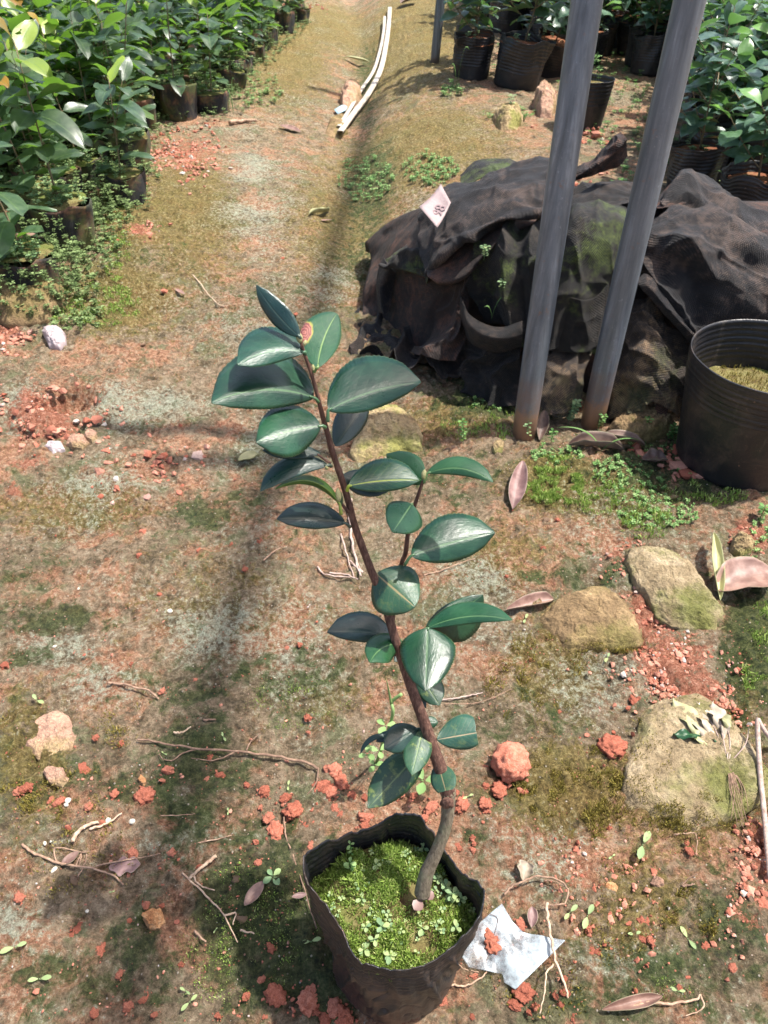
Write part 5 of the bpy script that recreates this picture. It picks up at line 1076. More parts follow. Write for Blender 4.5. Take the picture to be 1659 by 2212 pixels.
while y < 9.6:
    xe = np.interp(y, ey, ex_); x = xe+rp.uniform(-.02, .02); k = 0
    while x > -4.6 and n_left < 200:
        if visible(x, y, .45) and not (k == 0 and rp.rand() < .14):
            yg = 1 if (x < xe-.35 or y > 4.2) else 0
            pk = rp.choice([1, 3, 3, 5, 0, 1] if (yg and rp.rand() < .6) else [0, 2, 4, 6, 5])
            place(LP[pk], x+rp.uniform(-.045, .045), y+rp.uniform(-.05, .05), rp.uniform(0, 6.28), 'young camellia seedling in a mossy clay bag within the crowded left bed' if k else 'young camellia seedling in the path side row of the left bed',
                  'potted plant', 'seedlings crowded in the left bed' if k else 'seedlings along the path side of the left bed', rp.uniform(.82, 1.15)*(1.25 if y < 4.0 else 1.08), (rp.uniform(-.1, .1), rp.uniform(-.02, .14)), rp.uniform(-.045, 0))
            n_left += 1
        x -= (.165 if y < 4 else .19) if k < 6 else .24; k += 1
    y += .165 if y < 4 else (.19 if y < 6 else .27)
# right: single bags and the clump by the far posts
for lb, x, y, k, sc, tl, rz in [('tilted shrub in the wide ribbed black bag, foremost of the far clump', .69, 4.42, 3, 1.12, (.05, .12), .3), ('shrub in the upright black bag left of the wide ribbed bag', .47, 4.55, 1, 1.0, (0, -.05), 1.9),
        ('shrub in a slumped black bag at the left end of the far clump', .50, 4.95, 2, .95, (0, -.2), 4), ('shrub leaning right in a black bag beside the wide ribbed bag', .90, 4.72, 4, 1.0, (0, .3), 5.2), ('shrub in a dusty bag behind the leaning one', 1.02, 5.1, 0, .95, (0, .1), 2.2),
        ('shrub in a black bag standing alone behind the two near posts', 1.50, 4.85, 0, 1.0, (0, .12), .9), ('shrub in a slumped dark bag beside the lone bag behind the posts', 1.22, 5.15, 2, 1.0, (0, 0), 3)]:
    place(RP[k], x, y, rz, lb, 'potted plant', sc=sc, tilt=tl)
for lb, x, y, k, sc, tl, rz in [('bushy shrub with a bare lower trunk just behind the right of the cloth heap', 1.21, 2.50, 4, .92, (0, .03), 2.5), ('shrub in a ribbed black bag right of the near steel posts', 1.08, 2.72, 0, .9, (0, 0), 1.0),
        ('shrub at the right frame edge above the cloth heap', 1.49, 2.52, 2, .9, (0, 0), 4.1)]:
    place(RP[k], x, y, rz, lb, 'potted plant', sc=sc, tilt=tl)
y = 2.95; n_right = 0
while y < 9.6:
    x = float(np.interp(y, [2.9, 3.6, 4.6, 5.4, 6.2, 9.6], [1.18, 1.42, 1.82, 1.35, .72, .95])); k = 0
    while x < 5.2 and n_right < 150:
        if visible(x, y, .6):
            pk = rp.randint(5)
            place(RP[pk], x+rp.uniform(-.04, .04), y+rp.uniform(-.04, .04), rp.uniform(0, 6.28), 'dark leaved shrub in a black bag within the crowded right bed' if k else 'dark leaved shrub on the near side row of the right bed', 'potted plant',
                  'shrubs crowded in the right bed' if k else 'shrubs on the path side of the right bed', rp.uniform(.9, 1.1), (rp.uniform(-.08, .08), rp.uniform(-.08, .08)))
            n_right += 1
        x += .25; k += 1
    y += .24 if y < 5 else .32
# small dark pot of weeds between the posts
wp = empty('weed_pot', (.885, 3.60, G(.885, 3.60)), 'small black pot of grassy weeds seen between the two near steel posts', 'pot')
b_ = pot_mesh(.075, .10, .19, ribs=6, n=60, seed=9, wob=.02, ribz=(.5, .97)).build('pot_wall', M['bag_far'], wp); solid(b_, .0015, -1)
soil_mesh(.092, .16, 5).build('soil', M['soil'], wp)
m = MB()
for k in range(5): weed(m, (rs.uniform(-.05, .05), rs.uniform(-.05, .05), .17), rs.uniform(.05, .12), 4, .016, (rs.uniform(-.02, .02), rs.uniform(-.02, .02)), 3)
m.build('weed', M['weed'], wp)
# weeds creeping between the bags: ground cover
m = MB()
for k in range(3600):
    y = 1.85+5.2*rs.rand()**1.7; xe = np.interp(y, ey, ex_); x = xe+rs.uniform(-.5, .16)*rs.rand()**.5*(1 if y > 3 or rs.rand() < .5 else .8)
    if 3.2 < y < 3.95 and x > xe+.02: continue
    s_ = rs.uniform(.007, .013)*(1+.12*(y-2)); weed(m, (x, y, G(x, y)+(rs.uniform(0, .13) if rs.rand() < .5 and x < xe+.07 else 0)), rs.uniform(.01, .05), rs.randint(2, 5), s_, (rs.uniform(-.01, .01), rs.uniform(-.01, .01)), 4, tone=.4)
for (u, v, ru, rv, n, hz) in [(75, 600, 90, 50, 150, .10), (40, 650, 60, 40, 60, .03), (150, 620, 60, 40, 70, .02), (215, 520, 45, 60, 90, .04), (240, 440, 40, 40, 80, .08), (160, 690, 60, 25, 70, .0), (300, 330, 35, 50, 80, .10), (335, 270, 40, 30, 60, .05), (430, 235, 60, 22, 70, .02), (500, 215, 50, 25, 60, .02), (560, 160, 40, 30, 40, .02), (30, 540, 40, 30, 60, .13), (130, 545, 40, 25, 60, .12)]:
    for k in range(int(n*.55)):
        uu, vv = u+ru*rs.uniform(-1, 1), v+rv*rs.uniform(-1, 1); p = P(uu, vv); z_ = hz*rs.uniform(.2, 1); q = at_z(uu, vv, p[2]+z_)
        weed(m, (q[0], q[1], q[2]-.01), rs.uniform(.01, .045), rs.randint(2, 5), rs.uniform(.008, .015), (rs.uniform(-.01, .01), rs.uniform(-.01, .01)), 4, tone=.4)
tag(m.build('ground_cover', M['weed_bank']), kind='stuff')
m = MB()
for k in range(420):
    y = rs.uniform(2.4, 5.5); x = np.interp(y, [2.4, 4.5, 5.5], [1.1, 1.2, 1.0])+rs.uniform(-.3, .5)
    weed(m, (x, y, G(x, y)), rs.uniform(.01, .06), 4, rs.uniform(.009, .016), (0, 0), 4, tone=.2)
for (u, v, ru, rv, n) in [(790, 390, 60, 50, 150), (930, 370, 60, 35, 200), (1100, 250, 60, 15, 40), (560, 200, 50, 40, 90), (1060, 160, 90, 10, 30), (975, 200, 25, 12, 40), (1530, 1010, 90, 22, 50), (1440, 970, 130, 25, 60), (1330, 1020, 60, 30, 110), (1420, 1110, 90, 35, 120), (1200, 985, 60, 22, 70), (1635, 1170, 30, 50, 40), (1060, 880, 60, 18, 24), (1380, 1060, 60, 40, 90)]:
    for k in range(n):
        r = math.sqrt(rs.rand()); t = rs.uniform(0, 6.28); p = P(u+ru*r*math.cos(t), v+rv*r*math.sin(t)); dpt = np.linalg.norm(p-CAM)
        weed(m, p, rs.uniform(.003, .014)*dpt/1.5, rs.randint(1, 4), rs.uniform(.003, .0062)*dpt/1.5, (0, 0), 4, tone=.5)
tag(m.build('ground_cover', M['weed']), kind='stuff')

# moss cushions on the open ground
def patch(blobs, hmin, hmax, wd, mat, k_=1.0):
    m = MB()
    for (u, v, ru, rv, n) in blobs:
        def f():
            while True:
                r = math.sqrt(rs.rand()); t = rs.uniform(0, 6.28); uu, vv = u+ru*r*math.cos(t), v+rv*r*math.sin(t)
                d = ray(uu, vv); q = CAM+d*(-CAM[2]/d[2]); z = G(q[0], q[1]); q = CAM+d*((z-CAM[2])/d[2])
                c = float(fb2(q[0]*45, q[1]*45, 40, 3))+.15*(1-r)
                if c > rs.uniform(-.12, .18): return q[0], q[1], z+.002, (.6+1.2*max(0, c))*max(1, np.linalg.norm(q-CAM)/1.3)
        blades(m, n, f, hmin, hmax, wd, .95, tone=.22)
    tag(m.build('moss', M[mat]), kind='stuff')
patch([(1225, 1690, 120, 85, 3800), (1280, 1770, 110, 50, 1300), (1150, 1480, 110, 90, 1300), (1450, 1640, 110, 110, 900), (1200, 1400, 100, 70, 500), (1490, 1990, 60, 70, 900), (1500, 1760, 110, 40, 900), (1240, 1370, 60, 25, 300), (1330, 1395, 60, 20, 500)], .003, .009, .0007, 'moss_olive')
patch([(1200, 1040, 75, 55, 3600), (1270, 1070, 120, 45, 1500), (1395, 1130, 60, 40, 900), (1340, 1080, 80, 40, 600), (1640, 1430, 40, 130, 900), (1040, 920, 90, 40, 600), (1520, 1070, 100, 30, 600)], .003, .009, .0009, 'moss')
patch([(60, 1640, 80, 120, 1100), (130, 1700, 90, 110, 900), (250, 1560, 60, 60, 400), (180, 1850, 120, 120, 600), (1330, 1960, 100, 120, 700), (1180, 2120, 160, 80, 500)], .002, .006, .0007, 'moss_olive')
patch([(560, 1990, 130, 160, 1500), (480, 2080, 120, 90, 700), (640, 1520, 120, 60, 500), (1400, 2150, 100, 40, 300)], .001, .0035, .0006, 'moss')
patch([(200, 660, 110, 50, 2600), (250, 520, 35, 90, 1600)], .0015, .0035, .0010, 'moss')

def top_patch(cx, cy, sx_, sy_, n, dz):
    m = MB()
    def f():
        while True:
            uu, vv = cx+sx_*rs.randn(), cy+sy_*rs.randn(); q = P(uu, vv)
            if float(fb2(q[0]*50, q[1]*50, 44, 3)) > rs.uniform(-.1, .2): return q[0], q[1], q[2]+dz, 1.0
    blades(m, n, f, .002, .005, .0007, .95, tone=.2); tag(m.build('moss', M['moss_olive']), kind='stuff')
# ------------------------------------------------------------------ single weeds
def weed_thing(u, v, h, n, r, label, mat='weed', lean=(0, 0), on=None, leafn=4, tone=.3):
    p = P(u, v) if on is None else at_y(u, v, on); m = MB(); weed(m, p, h, n, r, lean, leafn, tone); o = m.build('weed', M[mat], loc=p, smooth=False); return tag(o, label, 'weed')
weed_thing(1045, 562, .035, 5, .011, 'pale green weed sprouting from the left face of the black cloth heap', 'weed_pale', on=1.60)
weed_thing(1085, 625, .02, 3, .012, 'lower pale weed on the black cloth heap', 'weed_pale', on=1.54)
weed_thing(1000, 960, .06, 6, .011, 'round leaved weed left of the steel post feet', 'weed', (-.005, 0), leafn=3)
weed_thing(1225, 918, .06, 7, .013, 'lobed weed between the feet of the steel posts', 'weed_pale', (.01, 0), leafn=5)
weed_thing(1290, 930, .045, 5, .010, 'weed beside the foot of the right steel post', 'weed', (.01, 0))
weed_thing(1395, 945, .05, 6, .010, 'dark green weed under the black cloth heap', 'weed', (-.005, 0))
weed_thing(1440, 950, .035, 6, .012, 'leafy weed between the cloth heap and the large pot', 'weed', (.01, 0))
weed_thing(1145, 950, .05, 5, .010, 'clover like weed at the foot of the left steel post', 'weed_pale', (-.01, 0), leafn=3)
weed_thing(1190, 960, .04, 5, .010, 'clover like weed right of the left post foot', 'weed', (.0, 0), leafn=3)
weed_thing(1000, 690-2, .05, 4, .012, 'grassy weed hidden in the cloth', 'weed', on=1.5) if False else None
weed_thing(1100, 262, .10, 6, .020, 'weed growing before the wide ribbed black bag', 'weed_pale')
weed_thing(1640, 1120, .035, 5, .013, 'broad leaved weed below the large black pot', 'weed', leafn=4)
weed_thing(1545, 430, .10, 5, .024, 'pale weed behind the right end of the cloth heap', 'weed_pale', (.03, 0))
weed_thing(1365, 1068, .012, 1, .013, 'yellow green clover on the moss below the posts', 'weed_pale', leafn=3, tone=1)
weed_thing(590, 1897, .01, 2, .014, 'pale lobed weed left of the black bag', 'weed_pale', leafn=4, tone=.6)
def grass(u, v, L, lean, label, on=None, w_=.0018, mat='weed'):
    p = P(u, v) if on is None else at_y(u, v, on); m = MB(); k = np.linspace(0, 1, 14)
    for s_ in (1, .7):
        c = p+np.array([lean[0]*s_, lean[1]*s_*.6, 0])*k[:, None]**1.5*(1 if s_ == 1 else -1)+np.array([0, 0, L*s_])*(np.sin(k*1.9)/1.0)[:, None]
        sd_ = np.array([.3, 1, 0.])*w_ if abs(lean[0]) < .01 else np.array([0.2, 1, .4])*w_; wd = np.sin(np.pi*(k*.9+.1))[:, None]
        m.grid(np.stack([c-sd_*wd, c+np.array([0, 0, -.3*w_]), c+sd_*wd], 1), c=(.5, .2, 0, 1))
    o = m.build('grass_blade', M[mat], loc=p); solid(o, .0003, 0); tag(o, label, 'grass')
grass(1297, 978, .06, (-.10, .02), 'long arching grass blade below the right steel post')
grass(1062, 690, .05, (.03, .02), 'grass tuft growing in the cloth pouch', on=1.53)
grass(990, 945, .07, (.01, .01), 'short upright grass blade left of the posts')
grass(505, 250, .16, (.02, .03), 'tall thin grass at the edge of the left bed', w_=.004)
grass(1560, 440, .16, (.10, .03), 'grass blade behind the right end of the cloth heap', w_=.004)
grass(985, 215, .22, (.05, .03), 'grass beside the upright black bag', w_=.004)
def seedling(u, v, px, label, rot=None):
    p = P(u, v); L = px*S(u, v); m = MB(); a = rs.uniform(0, 6.28) if rot is None else rot
    m.tube([p, p+np.array([0, 0, L*.15]), p+np.array([0, 0, L*.3])], .0006, 5, c=(.4, .3, 0, 1))
    rosette(m, p+np.array([0, 0, L*.28]), L*.6, 2, 1.0, .3, .42, ph=a)
    o = m.build('sprout', M['weed_pale'], loc=p); tag(o, label, 'seedling')
for (uv_, px, lb, ro) in [(cL(200, 535), 32, 'two leaved sprout above the flat pink stone', 2.5), (cL(90, 1815), 44, 'pale two leaved sprout at the left edge', .3), (cL(215, 1980), 40, 'two leaved sprout in the lower left corner', .1), (cL(970, 2040), 26, 'upper of two green leaflets in the lower left moss', 2.7),
        (cL(992, 2098), 34, 'lower of two green leaflets in the lower left moss', .8), (cL(1165, 720), 20, 'tiny green sprout above the long twig', 2.2), (cL(855, 805), 16, 'tiny green sprout below the long twig', 2.6), (cL(1620, 1785), 34, 'green leaflet left of the black bag', .4),
        (cL(1190, 1105), 16, 'tiny bluish sprout on bare ground left of the bag', 5), (cL(1500, 975), 20, 'small bluish sprout on a red clod', 1.6), (cR(735, 1460), 62, 'tall two leaved sprout between clay patch and mossy slab', 1.0), (cR(502, 1760), 52, 'narrow two leaved sprout right of the plastic film', 1.1),
        (cR(428, 1742), 36, 'pale two leaved sprout beside the arched twig', .8), (cR(930, 1855), 38, 'single green leaflet in the lower right', 2.0), (cR(705, 1833), 22, 'two round leaflets on the lower right ground', .1), (cR(890, 2075), 26, 'green leaflet above the brown dry leaf', 2.9), (cR(610, 1500), 18, 'small leaflet left of the tall sprout', .5),
        (cR(135, 1665), 20, 'green leaflet at the end of the arched twig', .2), (cR(590, 655), 26, 'round leaved clover on grey ground below the humped stone', .9), (cR(240, 490), 22, 'small clover left of the humped stone', 1.0), (c2(1180, 1605), 22, 'small pale clover beside the stem foot', .5), (cL(1480, 1440), 20, 'pale leaflet left of the bag rim', .4),
        (cL(585, 1522), 11, 'tiny pale sprout right of the purple leaf', .3), (cL(1122, 1720), 12, 'tiny pale sprout near the orange stone', 1), (cL(582, 1280), 11, 'tiny pale sprout above the purple leaf', 2), (cL(232, 1645), 10, 'tiny pale sprout left of the orange stone', 2)]:
    seedling(*uv_, px, lb, ro)
# ------------------------------------------------------------------ weed behind the sapling
p = P(*c2(600, 1390)); m = MB()
tp = at_depth(*c2(665, 860), .86)
q = cr(np.array([p, at_depth(*c2(700, 1100), .93), at_depth(*c2(700, 1000), .92), at_depth(*c2(760, 950), .91)]), 20); m.tube(q, .0022, 7, c=(.9, .9, 0, 1))
q = cr(np.array([at_depth(*c2(695, 1010), .92), at_depth(*c2(680, 930), .90), tp]), 12); m.tube(q, np.linspace(.0018, .0004, 12), 6, c=(.8, .8, 0, 1))
for (x, y, t, r) in [(660, 1150, .93, .016), (540, 1330, .95, .014), (620, 1310, .95, .016), (590, 1400, .97, .012), (900, 1500, .98, .02)]:
    rosette(m, at_depth(*c2(x, y), t), r, 3, .9, .3, .62)
    a_ = at_depth(*c2(x, y), t); m.tube([a_, (a_+p)/2, p], .0006, 5, c=(.5, .5, 0, 1))
for i in range(len(m.v)): pass
tag(m.build('weed', M['weed'], loc=p), 'fresh green weed with a red clay crusted stalk behind the lower leaves', 'weed')

# ------------------------------------------------------------------ dry leaves and litter
def flat_leaf(B, T, wa, wb, mat, label, dz=.006, dzt=None, rise=.3, name='dry_leaf', cat='dry leaf', **k):
    """a fallen leaf lying on the ground: both ends set on the soil, edges curling up"""
    b, t = P(*B), P(*T); b = b+[0, 0, dz]; t = t+[0, 0, dzt if dzt is not None else dz]
    sc = (S(*B)+S(*T))/2; d = t-b; L = np.linalg.norm(d); d = d/L; side = np.cross(d, [0, 0, 1.0]); side /= np.linalg.norm(side)
    up = np.cross(side, d); n = 40; nw = 6; s = np.linspace(0, 1, n); w_ = prof(s, k.get('sharp', .6), k.get('wide', .5)); lobe = k.get('lobe', 0)
    if lobe: w_ = w_*(1-lobe*np.abs(np.sin(s*math.pi*2.5))**2)
    g = np.zeros((n, 2*nw+1, 3)); uv = np.zeros((n, 2*nw+1, 2)); sd = rs.randint(99)
    for j in range(-nw, nw+1):
        c = j/nw; W = (wa if c > 0 else wb)*sc; r_ = k.get('ra', rise) if c > 0 else k.get('rb', rise)
        cc = abs(c); out = cc*(1-.25*max(0, r_)*cc)
        h = r_*W*cc*cc+.05*W*np.sin(s*7+sd+c*3)*cc+k.get('arch', .0)*L*np.sin(np.pi*s)+.10*W*fb2(s*4, s*0+c*2, sd, 2)
        g[:, j+nw] = b+d*(L*s)[:, None]+side*(W*w_*out*np.sign(c))[:, None]*(1)+up*(h*np.clip(w_*1.3, 0, 1) if True else h)[:, None]
        uv[:, j+nw, 0] = s; uv[:, j+nw, 1] = c
    m = MB(); m.grid(g, uv=uv, flip=True); o = m.build(name, M[mat], loc=b); solid(o, .0005, 0); return tag(o, label, cat)
flat_leaf((1127, 1012), (1107, 1103), 20, 22, 'dry_purple', 'upright purple brown dry leaf below the left steel post', rise=.5, dz=.02, dzt=.004, wide=.6, sharp=1)
flat_leaf((1092, 1322), (1196, 1300), 22, 20, 'dry_pink', 'pink dry leaf pointing left beside the humped brown stone', rise=.8, wide=.75)
flat_leaf((1538, 1285), (1665, 1245), 62, 50, 'dry_pink', 'big curled pinkish dry leaf at the right edge', rise=.45, dz=.012, wide=.5, sharp=-.3, arch=.05)
flat_leaf((1552, 1305), (1530, 1180), 14, 20, 'dry_pale', 'green edge of a leaf curled up beside the big pinkish leaf', rise=1.0, dz=.01, dzt=.035, wide=.5, name='dry_leaf')
flat_leaf(cL(570, 1395), cL(735, 1380), 26, 22, 'dry_purple', 'flat lobed purple leaf on the ground at lower left', rise=.15, dz=.003, sharp=-.5, lobe=.35)
flat_leaf(cL(325, 1390), cL(420, 1320), 13, 10, 'dry_pink', 'small pink leaf caught in the twigs at lower left', rise=.3)
flat_leaf(cL(1275, 1600), cL(1375, 1475), 16, 14, 'dry_pink', 'pink dry leaf left of the black bag', rise=.25, wide=.5, sharp=-.2)
flat_leaf((1297, 2185), (1428, 2155), 22, 14, 'dry_pink', 'rolled reddish brown leaf at the bottom right', rise=.9, wide=.6)
flat_leaf(cR(230, 1520+90), cR(250, 1530), 22, 26, 'dry_white', 'small white crumpled petal above the arched twig', lobe=.25, rise=.7, wide=.6, sharp=-.5, cat='petal', name='dry_petal')
flat_leaf((1147, 2008), (1148, 1962), 14, 12, 'dry_purple', 'brown shrivelled pod leaf beside the plastic film', rise=.5)
flat_leaf((516, 1000), (560, 985), 24, 14, 'dry_pale', 'pale green fallen leaf left of the sapling', rise=.5, dz=.006)
flat_leaf((668, 468), (712, 462), 15, 10, 'dry_pale', 'curled pale leaf on the mossy path', rise=.8, dz=.01)
flat_leaf((676, 482), (718, 478), 7, 6, 'dry_pink', 'pink leaf under the curled pale leaf on the path', rise=.1)
flat_leaf((745, 130), (800, 142), 10, 8, 'dry_pale', 'long yellowish leaf left of the white strips', rise=.4, dz=.02)
flat_leaf((1000, 225), (1120, 235), 9, 7, 'dry_pale', 'yellowish dry leaf before the black bags', rise=.3, dz=.015) if False else None
flat_leaf((865, 20), (900, 8), 18, 14, 'dry_brown', 'dark brown leaf at the far end of the white strips', rise=.5, dz=.04)
flat_leaf((1225, 968), (1345, 978), 20, 24, 'dry_brown', 'rolled dark brown leaf left of the other brown leaf below the posts', rise=1.1, dz=.008, arch=.04, wide=.5, sharp=-.5)
flat_leaf((1290, 952), (1392, 972), 26, 16, 'dry_brown', 'broad brown leaf below the right steel post', rise=.7, dz=.012, arch=.08, wide=.5, sharp=-.4)
flat_leaf((1385, 1000), (1440, 1000), 26, 26, 'dry_brown', 'crumpled brown leaf left of the large black pot', rise=.6, dz=.008, lobe=.25, sharp=-.4)
flat_leaf((1172, 910), (1165, 955), 12, 16, 'dry_brown', 'narrow brown leaf between the two near steel posts', rise=.5, dz=.03, dzt=.004)
flat_leaf((380, 628), (400, 640), 6, 5, 'dry_pink', 'tiny pink leaf scrap on the upper path', rise=.2)
flat_leaf((605, 275), (650, 290), 16, 12, 'dry_pink', 'pinkish leaf on the upper path left of the white strips', rise=.2, dz=.01)
flat_leaf((50, 590), (105, 592), 14, 10, 'dry_pink', 'dry tan leaf on top of the mossy bag at the left', rise=-.3, dz=.12, dzt=.12)
flat_leaf(cL(1520, 1555), cL(1600, 1540), 8, 6, 'dry_purple', 'thin brown leaf against the left side of the black bag', rise=.3)

for a_ in [(1530, 1690, 60, 60, 2200, .019), (1430, 1720, 40, 50, 1200, .016), (1500, 1560, 40, 15, 300, .022), (1300, 1400, 50, 10, 300, .012)]: top_patch(*a_)
# plastic film scrap
fp = [c3(1172, 680), c3(1222, 770), c3(1275, 815), c3(1482, 862), c3(1360, 980), c3(1240, 1098), c3(1185, 1060), c3(1178, 1018), c3(1010, 990), c3(965, 920), c3(1040, 800), c3(1110, 730)]
pts = np.array([P(u, v) for u, v in fp]); c_ = pts.mean(0); c_[2] = G(c_[0], c_[1]); n = 96
L_ = np.vstack([pts, pts[:1]]); d_ = np.r_[0, np.cumsum(np.linalg.norm(np.diff(L_, axis=0), axis=1))]; t_ = np.linspace(0, d_[-1], n, endpoint=False)
ox = np.interp(t_, d_, L_[:, 0]); oy = np.interp(t_, d_, L_[:, 1]); rows = []
for f in np.linspace(.002, 1, 30):
    x = c_[0]+(ox-c_[0])*f; y = c_[1]+(oy-c_[1])*f; z = lo(x, y)+.0085+.010*fb2(x*17, y*17, 7, 3)+.004*np.abs(n2(x*60+y*30, y*10, 4))
    rows.append(np.stack([x, y, z], -1))
m = MB(); m.grid(np.array(rows), wrap=True, flip=True); o = m.build('plastic_film', M['film'], loc=c_); solid(o, .0003, 0)
tag(o, 'torn piece of milky plastic film lying right of the black bag', 'plastic scrap')
clod(*c3(1130, 870), 44, 'red clod lying on the plastic film', None, zf=.8); clod(*c3(1105, 835), 26, 'smaller red clod on the plastic film', None, zf=1.6)
def scrap(poly, mat, label, h=.01):
    pts = np.array([P(u, v) for u, v in poly])+np.array([0, 0, h]); c = pts.mean(0); m = MB(); m.add(np.vstack([c[None]+[0, 0, h*.5], pts]), [(0, i+1, (i+1) % len(pts)+1) for i in range(len(pts))])
    o = m.build('plastic_scrap', M[mat], loc=c); solid(o, .0006, 0); tag(o, label, 'plastic scrap')
scrap([(722, 246), (738, 236), (755, 232), (748, 247), (730, 256)], 'blue_film', 'pale blue plastic scrap left of the white strips', .02)

# white plastic strips on the path
def strip(px, wpx, label, dz=.03, sm=1.0):
    q = np.array([P(u, v) for u, v in px]); q = cr(q, 60); q[:, 2] = np.maximum.accumulate(lo(q[:, 0], q[:, 1])*0+lo(q[:, 0], q[:, 1]).max()*.3)*0+lo(q[:, 0], q[:, 1])+dz
    q[:, 2] = np.convolve(np.r_[[q[0, 2]]*6, q[:, 2], [q[-1, 2]]*6], np.ones(13)/13, 'valid')
    tg = np.gradient(q, axis=0); tg /= np.linalg.norm(tg, axis=1)[:, None]; sd_ = np.cross(tg, [0, 0, 1.0]); sd_ /= np.linalg.norm(sd_, axis=1)[:, None]
    pr = [(-.5, 0), (-.5, .35), (-.35, .5), (0, .42), (.35, .5), (.5, .35), (.5, 0)]; w_ = wpx
    g = np.stack([q+sd_*(a*w_)+np.array([0, 0, b*w_*.7]) for a, b in pr], 1)
    m = MB(); m.grid(g, flip=True); o = m.build('plastic_strip', M['pvc'], loc=q[0]); solid(o, .002, 0); tag(o, label, 'plastic strip')
strip([(735, 302), (765, 262), (795, 220), (822, 165), (834, 110), (840, 60), (842, 26)], .030, 'longer weathered white plastic strip lying along the path', .03)
strip([(732, 290), (757, 250), (782, 210), (808, 165), (822, 120), (829, 80), (831, 48)], .019, 'shorter white plastic strip on the left side of the longer one', .035)

# ------------------------------------------------------------------ twigs
def twig(px, w_, label, mat='twig', forks=(), lift=.004, taper=.6, crook=.3):
    q = np.array([P(u, v) for u, v in px]); m = MB(); sc = S(*px[0]); n = 14*len(px)
    def line(pp, w0, w1):
        q = np.array([P(u, v) for u, v in pp]); q = cr(q, 10*len(pp)) if len(pp) > 2 else np.linspace(q[0], q[1], 10)
        k = np.arange(len(q)); q = q+np.stack([n2(k*.35, k*0+w0*9, 3), n2(k*.35, k*0+w0*9, 8), 0*k], -1)*w0*sc*crook*2
        q[:, 2] = lo(q[:, 0], q[:, 1])+lift+w0*sc*.4+.002*np.abs(n2(k*.2, k*0, 5)); m.tube(q, np.linspace(w0, w1, len(q))*sc/2*(1+.15*n2(k*.6, k*0, 6)), 7)
    line(px, w_, w_*taper)
    for f in forks: line(f, w_*.6, w_*.3)
    o = m.build('twig', M[mat], loc=q[0]); tag(o, label, 'twig')
X_ = lambda l, f=cL: [f(*p) for p in l]
twig(X_([(1659, 890), (1560, 850), (1400, 825), (1240, 805), (1040, 790), (900, 770), (780, 745), (720, 742)]), 6.5, 'longest pale branching twig lying left of the sapling', 'twig', [X_([(1040, 790), (960, 810), (900, 850), (850, 840), (835, 815)]), X_([(1285, 800), (1310, 750), (1360, 708)]), X_([(1230, 805), (1150, 840), (1080, 850), (1000, 835)]), X_([(1659, 890), (1650, 960), (1600, 1030)])], lift=.006)
twig(X_([(565, 440), (640, 450), (720, 470), (775, 482), (830, 525)]), 6, 'tan straw lying in the middle left', 'twig')
twig(X_([(380, 1265), (410, 1225), (460, 1185), (520, 1170)]), 10, 'short thick brown twig at lower left', 'twig', [X_([(470, 1200), (560, 1175), (640, 1120)])])
twig(X_([(120, 1280), (200, 1335), (300, 1375), (400, 1395), (500, 1410), (590, 1440), (650, 1490)]), 6, 'dry forked stalk under the purple leaf', 'twig', [X_([(300, 1375), (295, 1300), (420, 1320), (465, 1320)]), X_([(400, 1395), (430, 1330), (415, 1400)]), X_([(500, 1395), (620, 1370), (740, 1350), (840, 1330)]), X_([(410, 1450), (440, 1400), (460, 1330)])])
twig(X_([(1125, 1345), (1060, 1400), (1010, 1440), (990, 1460)]), 8, 'dry grass stem pointing to the bag at lower left', 'twig', [X_([(955, 1430), (1030, 1500), (1110, 1580), (1170, 1650), (1240, 1790)]), X_([(1010, 1440), (1040, 1490), (1120, 1520)]), X_([(1170, 1650), (1230, 1640), (1215, 1700)])])
twig(X_([(1480, 1140), (1490, 1230), (1530, 1350), (1580, 1500), (1650, 1720)]), 4, 'thin reddish stalk leading to the left side of the bag', 'twig')
twig(X_([(1015, 1730), (1075, 1785)]), 6, 'short stub twig in the lower left moss', 'twig'); twig(X_([(1250, 1725), (1325, 1745)]), 5, 'short dry straw in the lower left moss', 'twig')
twig(X_([(1030, 1275), (1130, 1255), (1210, 1235)]), 3.5, 'fine pale straw left of the bag', 'twig'); twig(X_([(840, 1130), (930, 1130), (1020, 1122)]), 2.5, 'very thin straw below the dark round clod', 'twig')
twig(X_([(905, 700), (950, 700), (1000, 670)]), 5, 'reddish bark shred above the long twig', 'twig'); twig(X_([(1060, 635), (1125, 632)]), 6, 'short reddish stub above the long twig', 'twig')
twig([c3(1180, 640), c3(1220, 600), (1130, 1912), (1160, 1903), (1200, 1910), (1222, 1930), (1218, 1958), c3(1440, 690), c3(1385, 690)], 5, 'arched brown twig above the plastic film', 'twig', [[c3(1380, 570), c3(1430, 575), c3(1495, 610)]], lift=.012)
twig([c3(1385, 690), c3(1390, 770), c3(1410, 880), c3(1430, 980), c3(1470, 1090), c3(1490, 1150)], 7, 'straight reddish twig lying across the right of the plastic film', 'twig', [[c3(1420, 990), c3(1385, 1030), c3(1375, 1120), c3(1350, 1230)]], lift=.018)
twig([c3(885, 1060), c3(940, 1070), c3(1010, 1070), c3(1080, 1030), c3(1100, 1000)], 5, 'thin twig under the right side of the black bag', 'twig', [[c3(940, 950), c3(990, 990), c3(1060, 1005)]])
twig([c3(1110, 730), c3(1150, 760), c3(1130, 850), c3(1095, 970)], 1.4, 'dark hair thin root across the plastic film', 'bark', lift=.012)
twig([cR(690, 2150), cR(760, 2130), cR(860, 2130), cR(940, 2120), cR(985, 2095)], 7, 'straw beside the rolled leaf at the bottom right', 'twig', [[cR(700, 2145), cR(740, 2110), cR(760, 2090)], [cR(985, 2095), cR(995, 2150), cR(920, 2180)]])
